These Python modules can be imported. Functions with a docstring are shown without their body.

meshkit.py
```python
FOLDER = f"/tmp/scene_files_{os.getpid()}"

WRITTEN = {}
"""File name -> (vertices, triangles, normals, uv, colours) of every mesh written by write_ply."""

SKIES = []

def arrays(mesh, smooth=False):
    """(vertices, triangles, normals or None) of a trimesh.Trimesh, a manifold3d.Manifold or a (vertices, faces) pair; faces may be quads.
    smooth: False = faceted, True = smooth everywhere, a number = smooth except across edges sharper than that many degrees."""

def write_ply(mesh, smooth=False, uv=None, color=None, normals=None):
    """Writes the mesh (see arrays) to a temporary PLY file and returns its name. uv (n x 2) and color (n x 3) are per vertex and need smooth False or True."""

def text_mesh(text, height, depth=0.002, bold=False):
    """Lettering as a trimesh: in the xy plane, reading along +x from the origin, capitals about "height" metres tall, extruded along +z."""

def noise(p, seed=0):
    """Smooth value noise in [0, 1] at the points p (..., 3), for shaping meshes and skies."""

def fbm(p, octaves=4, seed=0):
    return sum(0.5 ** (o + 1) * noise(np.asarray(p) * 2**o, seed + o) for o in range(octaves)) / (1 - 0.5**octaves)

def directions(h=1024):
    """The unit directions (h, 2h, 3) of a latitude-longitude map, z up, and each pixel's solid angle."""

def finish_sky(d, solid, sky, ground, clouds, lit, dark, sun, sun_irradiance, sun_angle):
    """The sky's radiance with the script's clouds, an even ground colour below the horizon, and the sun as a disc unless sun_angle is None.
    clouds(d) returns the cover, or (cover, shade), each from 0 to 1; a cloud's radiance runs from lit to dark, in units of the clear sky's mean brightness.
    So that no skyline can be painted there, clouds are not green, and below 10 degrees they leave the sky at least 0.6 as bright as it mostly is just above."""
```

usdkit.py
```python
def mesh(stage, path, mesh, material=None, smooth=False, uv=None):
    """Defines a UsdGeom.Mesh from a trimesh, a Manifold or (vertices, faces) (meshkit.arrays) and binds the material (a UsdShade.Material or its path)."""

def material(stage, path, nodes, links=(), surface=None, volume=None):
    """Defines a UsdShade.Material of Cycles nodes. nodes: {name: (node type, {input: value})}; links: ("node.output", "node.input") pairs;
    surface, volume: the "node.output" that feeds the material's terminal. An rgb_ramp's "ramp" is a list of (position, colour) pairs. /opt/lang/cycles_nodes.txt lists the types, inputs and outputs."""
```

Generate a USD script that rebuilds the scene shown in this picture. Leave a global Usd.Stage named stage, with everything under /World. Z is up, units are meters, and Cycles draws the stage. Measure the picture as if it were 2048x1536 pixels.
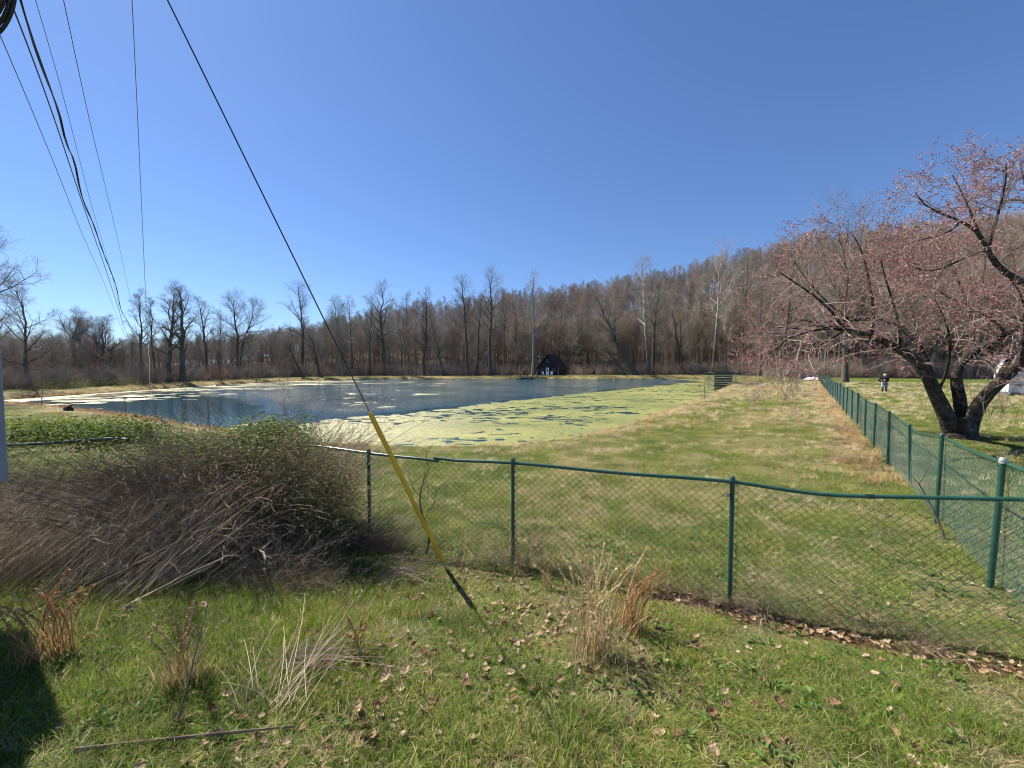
import math
import numpy as np, trimesh, manifold3d
from scipy.interpolate import RBFInterpolator
from pxr import Usd, UsdGeom, UsdLux, UsdShade, Gf, Sdf, Vt
import usdkit, meshkit

stage = Usd.Stage.CreateInMemory()
UsdGeom.SetStageUpAxis(stage, 'Z')
UsdGeom.Xform.Define(stage, '/World')
UsdGeom.Scope.Define(stage, '/World/Looks')

# ---------------------------------------------------------------- camera, sky, sun
EYE = np.array([0.0, 0.0, 2.3])
FPX = 770.0                                   # focal length in photograph pixels (2048 wide)
PITCH = math.radians(2.53)
EXPOSURE = 1.35
SUN_AZ, SUN_EL = math.radians(-56.0), math.radians(49.0)
SKY_STRENGTH, SUN_INTENSITY = 0.05, 1.25

cam = UsdGeom.Camera.Define(stage, '/World/camera')
cam.CreateHorizontalApertureAttr(36.0)
cam.CreateVerticalApertureAttr(27.0)
cam.CreateFocalLengthAttr(36.0 * FPX / 2048)
cam.CreateClippingRangeAttr(Gf.Vec2f(0.05, 5000))
cam.CreateExposureAttr(EXPOSURE)
cam.AddTranslateOp().Set(Gf.Vec3d(*map(float, EYE)))
cam.AddRotateXOp().Set(90.0 - math.degrees(PITCH))

SUN = np.array([math.sin(SUN_AZ) * math.cos(SUN_EL), math.cos(SUN_AZ) * math.cos(SUN_EL), math.sin(SUN_EL)])
sky_mat = usdkit.material(stage, '/World/Looks/sky', {
    's': ('sky_texture', {'sky_type': 'single_scattering', 'sun_disc': False, 'sun_elevation': SUN_EL, 'sun_rotation': SUN_AZ,
                          'altitude': 200.0, 'air_density': 1.0, 'aerosol_density': 0.2, 'ozone_density': 3.0}),
    'g': ('gamma', {'gamma': 0.9}), 'w': ('mix', {'mix_type': 'multiply', 'fac': 1.0, 'color2': (0.82, 1.02, 1.37)}),
    'b': ('background_shader', {'strength': SKY_STRENGTH})}, [('s.color', 'g.color'), ('g.color', 'w.color1'), ('w.color', 'b.color')], surface='b.background')
dome = UsdLux.DomeLight.Define(stage, '/World/sky')
UsdShade.MaterialBindingAPI.Apply(dome.GetPrim()).Bind(sky_mat)
dome.GetPrim().SetCustomDataByKey('kind', 'structure')
sun = UsdLux.DistantLight.Define(stage, '/World/sun')
sun.CreateNormalizeAttr(True)
sun.CreateIntensityAttr(SUN_INTENSITY)
sun.CreateAngleAttr(0.53)
sun.CreateColorAttr(Gf.Vec3f(1.0, 0.925, 0.80))
sun.AddTransformOp().Set(Gf.Matrix4d().SetRotate(Gf.Rotation(Gf.Vec3d(0, 0, 1), Gf.Vec3d(*map(float, SUN)))))

# ---------------------------------------------------------------- placing and naming
CP, SP = math.cos(PITCH), math.sin(PITCH)
def ray(x, y):
    """Direction of the photograph's pixel, scaled to one metre of depth."""
    c, v = (x - 1024) / FPX, (768 - y) / FPX
    d = np.array([c, CP + v * SP, -SP + v * CP])
    return d / d[1]
def at(x, y, depth): return EYE + ray(x, y) * depth
def on_z(x, y, z):
    d = ray(x, y)
    return EYE + d * (z - EYE[2]) / d[2]
def az_of(x): return math.atan((x - 1024) / FPX)

_used = {}
def numbered(name, parent):
    k = (parent, name)
    n = _used[k] = _used.get(k, -1) + 1
    return name if n == 0 else f'{name}_{n:03d}'
def tag(p, label=None, cat=None, group=None, kind=None):
    p = p.GetPrim() if hasattr(p, 'GetPrim') else p
    for k, v in (('label', label), ('category', cat), ('group', group), ('kind', kind)):
        if v:
            p.SetCustomDataByKey(k, v)
    return p
def pathof(parent):
    return '/World' if parent is None else str(parent if isinstance(parent, (str, Sdf.Path)) else parent.GetPath())
def obj(name, mesh, mat, parent=None, smooth=False, tint=None):
    pp = pathof(parent)
    m = usdkit.mesh(stage, f'{pp}/{numbered(name, pp)}', mesh, mat, smooth=smooth)
    if tint is not None:
        UsdGeom.PrimvarsAPI(m).CreatePrimvar('tint', Sdf.ValueTypeNames.Color3fArray, 'vertex').Set(Vt.Vec3fArray.FromNumpy(np.asarray(tint, np.float32)))
    return m.GetPrim()
def thing(name, label, cat, loc=(0, 0, 0), rotz=0.0, group=None, kind=None, scale=None):
    x = UsdGeom.Xform.Define(stage, '/World/' + numbered(name, '/World'))
    x.AddTranslateOp().Set(Gf.Vec3d(*map(float, loc)))
    x.AddRotateZOp().Set(float(rotz))
    if scale is not None:
        x.AddScaleOp().Set(Gf.Vec3f(*map(float, np.broadcast_to(scale, 3))))
    return tag(x, label, cat, group, kind)
_classes = {}
def class_prim(name):
    p = stage.CreateClassPrim('/Stock_' + name)
    return p
def copy_of(src, name, label, cat, loc, rotz=0.0, scale=None, group=None, tilt=None):
    x = UsdGeom.Xform.Define(stage, '/World/' + numbered(name, '/World'))
    x.AddTranslateOp().Set(Gf.Vec3d(*map(float, loc)))
    if tilt is not None:
        x.AddRotateXYZOp().Set(Gf.Vec3f(float(tilt[0]), float(tilt[1]), 0.0))
    x.AddRotateZOp().Set(float(rotz))
    if scale is not None:
        x.AddScaleOp().Set(Gf.Vec3f(*map(float, np.broadcast_to(scale, 3))))
    x.GetPrim().GetReferences().AddInternalReference(src)
    x.GetPrim().SetInstanceable(True)
    return tag(x, label, cat, group)

def quats(yaw, nx=None, ny=None, pitch=None):
    """yaw about z, then tilt so that z leans to the unit normal with components (nx, ny)."""
    n = len(yaw)
    w, z = np.cos(yaw / 2), np.sin(yaw / 2)
    qy = np.stack([w, 0 * w, 0 * w, z], 1)
    if nx is not None:
        nz = np.sqrt(np.maximum(1 - nx**2 - ny**2, 0.05))
        qt = np.stack([1 + nz, -ny, nx, 0 * nx], 1)
        qt /= np.linalg.norm(qt, axis=1, keepdims=True)
        a, b = qt, qy
        qy = np.stack([a[:,0]*b[:,0]-a[:,1]*b[:,1]-a[:,2]*b[:,2]-a[:,3]*b[:,3],
                       a[:,0]*b[:,1]+a[:,1]*b[:,0]+a[:,2]*b[:,3]-a[:,3]*b[:,2],
                       a[:,0]*b[:,2]-a[:,1]*b[:,3]+a[:,2]*b[:,0]+a[:,3]*b[:,1],
                       a[:,0]*b[:,3]+a[:,1]*b[:,2]-a[:,2]*b[:,1]+a[:,3]*b[:,0]], 1)
    return qy
def scatter(name, protos, pos, quat, scl, idx, label=None, cat=None, kind='stuff', parent=None):
    """A PointInstancer. protos: list of (mesh name, mesh, material, tint)."""
    pp = pathof(parent)
    path = f'{pp}/{numbered(name, pp)}'
    pi = UsdGeom.PointInstancer.Define(stage, path)
    targets = []
    for pn, mesh, mat, tint in protos:
        targets.append(obj(pn, mesh, mat, path, tint=tint).GetPath())
    pi.CreatePrototypesRel().SetTargets(targets)
    pi.CreateProtoIndicesAttr(Vt.IntArray.FromNumpy(np.asarray(idx, np.int32)))
    pi.CreatePositionsAttr(Vt.Vec3fArray.FromNumpy(np.ascontiguousarray(pos, np.float32)))
    q = np.asarray(quat, float)
    pi.CreateOrientationsAttr(Vt.QuathArray([Gf.Quath(float(a), float(b), float(c), float(d)) for a, b, c, d in q]))
    s = np.asarray(scl, np.float32)
    if s.ndim == 1:
        s = np.repeat(s[:, None], 3, 1)
    pi.CreateScalesAttr(Vt.Vec3fArray.FromNumpy(np.ascontiguousarray(s)))
    return tag(pi, label, cat, None, kind)

# ---------------------------------------------------------------- mesh helpers
def norm(v): return v / np.maximum(np.linalg.norm(v, axis=-1, keepdims=True), 1e-9)
def tubes(P, R, k=4, cap=False):
    """P (m, n, 3) paths, R (m, n) radii -> (vertices, faces)."""
    P, R = np.asarray(P, float), np.asarray(R, float)
    m, n, _ = P.shape
    T = norm(np.gradient(P, axis=1))
    mt = norm(P[:, -1] - P[:, 0] + 1e-6)
    ref = np.where(np.abs(mt[:, 2:3]) < 0.8, np.array([[0, 0, 1.0]]), np.array([[0.6, 0.8, 0.0]]))
    U = norm(np.cross(T, ref[:, None, :]))
    V = np.cross(T, U)
    a = np.arange(k) * 2 * math.pi / k
    verts = P[:, :, None, :] + R[:, :, None, None] * (U[:, :, None, :] * np.cos(a)[None, None, :, None] + V[:, :, None, :] * np.sin(a)[None, None, :, None])
    i, j, s = np.meshgrid(np.arange(m), np.arange(n - 1), np.arange(k), indexing='ij')
    b = (i * n + j) * k
    p0, p1 = b + s, b + (s + 1) % k
    f = np.concatenate([np.stack([p0, p1, p1 + k], -1).reshape(-1, 3), np.stack([p0, p1 + k, p0 + k], -1).reshape(-1, 3)])
    if cap and k > 2:
        for e in (0, n - 1):
            base = (np.arange(m) * n + e) * k
            for q in range(1, k - 1):
                f = np.vstack([f, np.stack([base, base + q, base + q + 1], 1) if e else np.stack([base, base + q + 1, base + q], 1)])
    return verts.reshape(-1, 3), f
def tube(pts, r, k=8, cap=True):
    pts = np.asarray(pts, float)
    r = np.broadcast_to(np.asarray(r, float), (len(pts),))
    return tubes(pts[None], r[None], k, cap)
def joinm(parts):
    vs, fs, n = [], [], 0
    for v, f in parts:
        vs.append(np.asarray(v, float)); fs.append(np.asarray(f, int) + n); n += len(v)
    return np.vstack(vs), np.vstack(fs)
def spline(pts, n):
    pts = np.asarray(pts, float)
    from scipy.interpolate import CubicSpline
    d = np.concatenate([[0], np.cumsum(np.linalg.norm(np.diff(pts[:, :3], axis=0), axis=1) ** 0.8)])
    return CubicSpline(d, pts)(np.linspace(0, d[-1], n))
def box(cx, cy, cz, sx, sy, sz, rz=0.0, bev=0.0):
    if bev > 0:
        pts = []
        for a in (-1, 1):
            for b in (-1, 1):
                for c in (-1, 1):
                    for e in range(3):
                        q = np.array([a * sx / 2, b * sy / 2, c * sz / 2])
                        for g in range(3):
                            if g != e:
                                q[g] -= np.sign(q[g]) * bev
                        pts.append(q)
        m = manifold3d.Manifold.hull_points(np.array(pts)).to_mesh()
        v, f = np.array(m.vert_properties[:, :3]), np.array(m.tri_verts)
    else:
        m = trimesh.creation.box([sx, sy, sz]); v, f = np.array(m.vertices), np.array(m.faces)
    if rz:
        c, s = math.cos(rz), math.sin(rz)
        v = v @ np.array([[c, s, 0], [-s, c, 0], [0, 0, 1]])
    return v + [cx, cy, cz], f
def beam(a, b, w, h, roll_up=(0, 0, 1)):
    """A rectangular bar from a to b."""
    a, b = np.asarray(a, float), np.asarray(b, float)
    t = norm(b - a); u = norm(np.cross(t, roll_up)); v = np.cross(u, t)
    vs = np.array([p + sx * u * w / 2 + sy * v * h / 2 for p in (a, b) for sx, sy in ((-1, -1), (1, -1), (1, 1), (-1, 1))])
    f = [(0, 2, 1), (0, 3, 2), (4, 5, 6), (4, 6, 7)]
    for i in range(4):
        j = (i + 1) % 4
        f += [(i, j, j + 4), (i, j + 4, i + 4)]
    return vs, np.array(f)
def smooth01(x): x = np.clip(x, 0, 1); return x * x * (3 - 2 * x)
def n2(x, y, s, seed=0, oct=3):
    p = np.stack([np.asarray(x) * s + 100.0, np.asarray(y) * s + 100.0, np.full(np.shape(x), 0.37)], -1)
    return meshkit.fbm(p, oct, seed)

# ---------------------------------------------------------------- materials
def mat(name, col, rough=0.8, col2=None, scale=6.0, bump=0.0, spec=0.3, detail=4.0, obj_space=False, stretch=None, metal=0.0, contrast=(0.35, 0.65), bump_scale=None):
    nodes = {'p': ('principled_bsdf', {'base_color': col, 'roughness': rough, 'specular_ior_level': spec, 'metallic': metal})}
    links = []
    src = 'geo.position'
    if col2 is not None or bump:
        if obj_space:
            nodes['geo'] = ('texture_coordinate', {}); src = 'geo.object'
        else:
            nodes['geo'] = ('geometry', {})
        if stretch:
            nodes['map'] = ('mapping', {'scale': stretch}); links.append((src, 'map.vector')); src = 'map.vector'
    if col2 is not None:
        nodes['n'] = ('noise_texture', {'scale': scale, 'detail': detail, 'roughness': 0.6})
        nodes['r'] = ('rgb_ramp', {'ramp': [(contrast[0], col), (contrast[1], col2)]})
        links += [(src, 'n.vector'), ('n.fac', 'r.fac'), ('r.color', 'p.base_color')]
    if bump:
        nodes['nb'] = ('noise_texture', {'scale': bump_scale or scale * 3, 'detail': 5.0, 'roughness': 0.6})
        nodes['b'] = ('bump', {'strength': 0.6, 'distance': bump})
        links += [(src, 'nb.vector'), ('nb.fac', 'b.height'), ('b.normal', 'p.normal')]
    return usdkit.material(stage, '/World/Looks/' + name, nodes, links, surface='p.BSDF')
def tint_mat(name, rough=0.7, translucent=0.0, spec=0.25, gain=(1, 1, 1), vary=None, each=None):
    """Colour from the mesh's primvar tint; optionally varied over the ground, optionally leaf-like."""
    nodes = {'a': ('attribute', {'attribute': 'tint'}), 'g': ('mix', {'mix_type': 'multiply', 'fac': 1.0, 'color2': gain}),
             'p': ('principled_bsdf', {'roughness': rough, 'specular_ior_level': spec})}
    links = [('a.color', 'g.color1')]
    col = 'g.color'
    if each:
        nodes['o'] = ('object_info', {}); nodes['er'] = ('rgb_ramp', {'ramp': [(0.0, each[0]), (0.5, (1, 1, 1)), (1.0, each[1])]}); nodes['em'] = ('mix', {'mix_type': 'multiply', 'fac': 1.0})
        links += [('o.random', 'er.fac'), (col, 'em.color1'), ('er.color', 'em.color2')]
        col = 'em.color'
    if vary:
        nodes['geo'] = ('geometry', {})
        nodes['n'] = ('noise_texture', {'scale': vary[0], 'detail': 3.0})
        nodes['r'] = ('rgb_ramp', {'ramp': [(0.3, vary[1]), (0.7, vary[2])]})
        nodes['m'] = ('mix', {'mix_type': 'multiply', 'fac': 1.0})
        links += [('geo.position', 'n.vector'), ('n.fac', 'r.fac'), (col, 'm.color1'), ('r.color', 'm.color2')]
        col = 'm.color'
    links.append((col, 'p.base_color'))
    if translucent:
        nodes['t'] = ('translucent_bsdf', {}); nodes['x'] = ('mix_closure', {'fac': translucent})
        links += [(col, 't.color'), ('p.BSDF', 'x.closure1'), ('t.BSDF', 'x.closure2')]
        return usdkit.material(stage, '/World/Looks/' + name, nodes, links, surface='x.closure')
    return usdkit.material(stage, '/World/Looks/' + name, nodes, links, surface='p.BSDF')
# ---------------------------------------------------------------- lie of the land
WATER = -0.75
SHORE_PX = [(-70, 810), (15, 806), (80, 813), (150, 819), (250, 832), (340, 846), (420, 857), (480, 866), (560, 880), (640, 890), (720, 896), (850, 899),
            (1000, 897), (1100, 888), (1180, 873), (1250, 852), (1320, 828), (1380, 806), (1420, 792), (1440, 783), (1470, 772), (1480, 764), (1425, 759),
            (1300, 758), (1200, 758.5), (1100, 758), (1000, 758), (900, 758), (800, 758), (700, 759), (600, 762), (500, 767), (400, 773), (300, 780), (200, 787), (100, 794), (15, 800), (-70, 805)]
SHORE = np.array([on_z(x, y, WATER)[:2] for x, y in SHORE_PX])
def densify(poly, step=3.0, wob=0.5):
    out = []
    for a, b in zip(poly, np.roll(poly, -1, 0)):
        L = np.linalg.norm(b - a); k = max(1, min(14, int(L / step)))
        for i in range(k):
            p = a + (b - a) * i / k
            r = math.hypot(*p)
            w = wob * min(1, r / 40)
            out.append(p + w * (np.array([n2(p[0], p[1], 0.25, 5), n2(p[0], p[1], 0.25, 9)]) - 0.5) * 2)
    return np.array(out)
SHORE_D = densify(SHORE)
def sd_poly(x, y, poly):
    """Signed distance to a closed polygon, positive outside."""
    x, y = np.asarray(x, float), np.asarray(y, float)
    d2 = np.full(x.shape, 1e18); inside = np.zeros(x.shape, bool)
    for a, b in zip(poly, np.roll(poly, -1, 0)):
        e = b - a; wx, wy = x - a[0], y - a[1]
        t = np.clip((wx * e[0] + wy * e[1]) / max(e @ e, 1e-12), 0, 1)
        d2 = np.minimum(d2, (wx - t * e[0]) ** 2 + (wy - t * e[1]) ** 2)
        c = (a[1] > y) != (b[1] > y)
        with np.errstate(divide='ignore', invalid='ignore'):
            xi = a[0] + (y - a[1]) * e[0] / (e[1] if e[1] else 1e-12)
        inside ^= c & (x < xi)
    return np.where(inside, -1, 1) * np.sqrt(d2)

# the front fence, as (x, y of the rail in the photograph, depth)
FRONT_RAIL = [(-400, 893, 5.75), (20, 889, 5.65), (135, 884, 5.65), (255, 879, 5.6), (360, 897, 5.6), (470, 893, 5.5), (600, 890, 5.32), (735, 906, 4.98), (870, 919, 4.72), (1027, 926, 4.45), (1250, 947, 4.08),
              (1475, 965, 3.70), (1560, 978, 3.55), (1650, 989, 3.40), (1750, 993, 3.24), (1900, 996, 3.02), (2048, 999, 2.83), (2300, 1003, 2.52)]
FRONT = np.array([at(*p) for p in FRONT_RAIL])
# the right fence: a straight line in plan
RF0, RFD = np.array([5.05, 3.9]), np.array([0.603, 0.798])
def rf(s): return RF0 + RFD * s
def rf_dist(x, y): return (x - RF0[0]) * RFD[1] - (y - RF0[1]) * RFD[0]     # positive on the right of it
def rf_s(x, y): return (x - RF0[0]) * RFD[0] + (y - RF0[1]) * RFD[1]

ctrl = [(0, 0, .62), (-2, 0, .66), (2, 0, .58), (0, -6, .8), (-6, 0, .7), (5, 0, .45), (0, 1.6, .53), (-2, 1.7, .5), (2, 1.6, .47), (-20, -10, .9), (20, -10, .5), (-8, 3, .35), (0, -40, 1.0)]
for p in FRONT:
    ctrl.append((p[0], p[1], p[2] - 1.21 + 0.0))
for s, z in ((0, .02), (4, .0), (8, .04), (14, .12), (22, .2), (35, .32), (50, .42), (60, .48)):
    q = rf(s); ctrl.append((q[0], q[1], z))
for x, y, z in ((0, 8, -.25), (-4, 8.5, -.25), (3, 10, -.22), (7, 13, -.12), (12, 22, -.1), (20, 32, .0), (30, 50, .25), (15, 22, -.1), (-10, 12, -.3), (-20, 16, -.35), (-26, 22, -.45), (-40, 30, -.4),
                (14, 11, 0.0), (22, 18, .02), (34, 32, -.05), (39.5, 30.5, .0), (50, 40, .1), (60, 55, .4), (48, 60, .5), (30, 20, .05), (10, 4, .05), (25, 5, .1), (60, 20, .1), (48, 78, .3), (38, 70, .2)):
    ctrl.append((x, y, z))
ctrl = np.array(ctrl, float)
_rbf = RBFInterpolator(ctrl[:, :2], ctrl[:, 2], kernel='linear', smoothing=0.02)

WOODS_PX = [(-300, 30), (15, 41), (100, 45), (200, 50), (300, 57), (400, 67), (500, 80), (600, 94), (700, 106), (900, 107), (1300, 107), (1420, 105), (1480, 92), (1560, 78), (1640, 66), (1800, 64), (2048, 62), (2500, 58)]
_wa = np.array([az_of(x) for x, _ in WOODS_PX]); _wr = np.array([d / math.cos(az_of(x)) for x, d in WOODS_PX])
def woods_r(a): return np.interp(a, _wa, _wr)
HILL_PX = [(-300, 0), (0, -1), (150, 0), (300, 1), (450, 4), (560, 8), (800, 19), (1000, 24), (1150, 28), (1300, 31), (1450, 36), (1600, 38), (1800, 35), (2100, 32), (2500, 29)]
_ha = np.array([az_of(x) for x, _ in HILL_PX]); _hh = np.array([h for _, h in HILL_PX], float)
def height(x, y, water=True):
    x, y = np.asarray(x, float), np.asarray(y, float)
    shp = x.shape; x, y = x.ravel(), y.ravel()
    r = np.hypot(x, y); a = np.arctan2(x, y)
    k = np.minimum(1, 95 / np.maximum(r, 1e-6))
    z = _rbf(np.stack([x * k, y * k], 1))
    wr = woods_r(a)
    z = np.where(r > wr - 12, z + (np.maximum(z, -0.15) - z) * smooth01((r - wr + 12) / 12), z)
    z = z + np.interp(a, _ha, _hh) * smooth01((r - wr - 4) / (200 - np.minimum(wr, 150))) * (np.abs(a) < 1.45)
    z = z + (n2(x, y, 0.9, 3) - 0.5) * 0.07 + (n2(x, y, 3.1, 4) - 0.5) * 0.035 * np.clip(1 - r / 25, 0, 1)
    if water:
        near = r < 140
        sd = np.full(r.shape, 50.0)
        sd[near] = sd_poly(x[near], y[near], SHORE_D)
        bank = np.interp(a, [-1.2, -0.6, 0.3, 0.8], [2.2, 1.5, 2.2, 3.0])
        t = np.clip(sd / bank, 0, 1)
        z = np.where(sd < bank, WATER + 0.02 + (z - WATER - 0.02) * np.sin(t * math.pi / 2) ** 1.3, z)
        z = np.where(sd < 0, WATER + 0.02 + np.maximum(sd * 0.35, -1.2), z)
    return z.reshape(shp)
def H(x, y): return float(height(np.array([x]), np.array([y]))[0])

def straw_at(x, y):
    """How much of the ground cover is last year's dead grass, 0 to 1."""
    r = np.hypot(x, y)
    sd = sd_poly(x, y, SHORE_D)
    s = 0.14 + 0.13 * smooth01((x + .3) / 1.5) * smooth01((5 - y) / 2) + 1.15 * (n2(x, y, 0.55, 11) - 0.5) + 1.0 * (n2(x, y, 2.3, 12) - 0.5) + 0.8 * (n2(x, y, 6.5, 13, 2) - 0.5)
    s = s + 0.6 * np.clip(1 - np.abs(sd) / 3.2, 0, 1) ** 0.6 + 0.30 * np.exp(-((sd - 6) / 4.0) ** 2) * smooth01((x + 2) / 4) + 0.25 * smooth01((-x - 4) / 4) * smooth01((y - 8) / 3)
    d, q = rf_dist(x, y), rf_s(x, y)
    s = s + 0.75 * np.exp(-((d + 0.5) / 0.55) ** 2) * smooth01((q - 3) / 5) + 0.10 * (d > 0.2)
    s = s - 0.42 * smooth01((-x - 0.2) / 1.2) * smooth01((3.6 - y) / 1.0)
    s = s + 0.25 * np.exp(-((r - 40) / 12.0) ** 2) * smooth01((x - 4) / 8)
    return np.clip(s, 0, 1)
def front_y(x): return np.interp(x, FRONT[:, 0], FRONT[:, 1])
def soil_at(x, y):
    """The bare strip of soil and leaves along the front fence."""
    w = 0.15 + 0.16 * n2(x, y, 1.3, 21)
    c = front_y(x) - 0.10 - 0.12 * np.clip(x - 1, 0, 2)
    return np.exp(-((y - c) / w) ** 2) * smooth01((x - 0.8) / 0.8) * (x < 5)

# ---------------------------------------------------------------- ground, one sheet to the horizon
az = np.concatenate([np.linspace(-math.pi, -1.3, 34)[:-1], np.linspace(-1.3, 1.3, 560), np.linspace(1.3, math.pi, 34)[1:]])
rr = np.concatenate([np.geomspace(0.35, 260, 430), np.geomspace(280, 4000, 14)])
A, R_ = np.meshgrid(az, rr, indexing='ij')
gx, gy = R_ * np.sin(A), R_ * np.cos(A)
gz = height(gx, gy)
na, nr = A.shape
gi, gj = np.meshgrid(np.arange(na - 1), np.arange(nr - 1), indexing='ij')
q0 = gi * nr + gj
gf = np.concatenate([np.stack([q0, q0 + 1, q0 + nr + 1], -1).reshape(-1, 3), np.stack([q0, q0 + nr + 1, q0 + nr], -1).reshape(-1, 3)])
gf = gf[:, ::-1]
gv = np.stack([gx, gy, gz], -1).reshape(-1, 3)
cv = len(gv)
gv = np.vstack([gv, [[0, 0, H(0, 0)]]])
gf = np.vstack([gf, [[cv, i * nr, (i + 1) * nr] for i in range(na - 1)][::1]])
fx, fy = gv[:, 0], gv[:, 1]
st = straw_at(fx, fy); so = soil_at(fx, fy)
fr = np.hypot(fx, fy); fa = np.arctan2(fx, fy)
G_GREEN, G_STRAW, G_SOIL, G_LITTER, G_MUD = (np.array(c) for c in ((.060, .100, .016), (.25, .20, .105), (.10, .055, .032), (.062, .049, .037), (.05, .042, .028)))
tint = G_GREEN + (G_STRAW - G_GREEN) * st[:, None]
wood = smooth01((fr - woods_r(fa) + 2) / 5) * (fr > 28)
tint = tint + (G_LITTER - tint) * wood[:, None]
tint = tint + (G_SOIL - tint) * np.clip(so * 1.2, 0, 1)[:, None]
sdg = np.where(fr < 140, sd_poly(fx, fy, SHORE_D), 50)
tint = np.where((sdg < 0.15)[:, None], G_MUD, tint)
M_ground = usdkit.material(stage, '/World/Looks/ground', {
    'a': ('attribute', {'attribute': 'tint'}), 'geo': ('geometry', {}),
    'n1': ('noise_texture', {'scale': 22.0, 'detail': 6.0, 'roughness': 0.7}), 'r1': ('rgb_ramp', {'ramp': [(0.3, (.35, .33, .28)), (0.55, (1, 1, 1)), (0.75, (1.6, 1.5, 1.2))]}),
    'm': ('mix', {'mix_type': 'multiply', 'fac': 1.0}), 'p': ('principled_bsdf', {'roughness': 0.95, 'specular_ior_level': 0.1}),
    'nb': ('noise_texture', {'scale': 40.0, 'detail': 6.0, 'roughness': 0.75}), 'b': ('bump', {'strength': 0.9, 'distance': 0.05})},
    [('geo.position', 'n1.vector'), ('geo.position', 'nb.vector'), ('n1.fac', 'r1.fac'), ('a.color', 'm.color1'), ('r1.color', 'm.color2'), ('m.color', 'p.base_color'),
     ('nb.fac', 'b.height'), ('b.normal', 'p.normal')], surface='p.BSDF')
g = obj('ground', (gv, gf), M_ground, smooth=True, tint=tint)
tag(g, kind='structure')

# ---------------------------------------------------------------- pond water: ruffled by wind in the middle, calm near the mats
import shapely, shapely.geometry as sg
pond_poly = sg.Polygon(SHORE_D).buffer(0.6)
import trimesh.creation as tcr
wv, wf = tcr.triangulate_polygon(pond_poly, engine='earcut')
wv = np.column_stack([wv, np.full(len(wv), WATER)])
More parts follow.
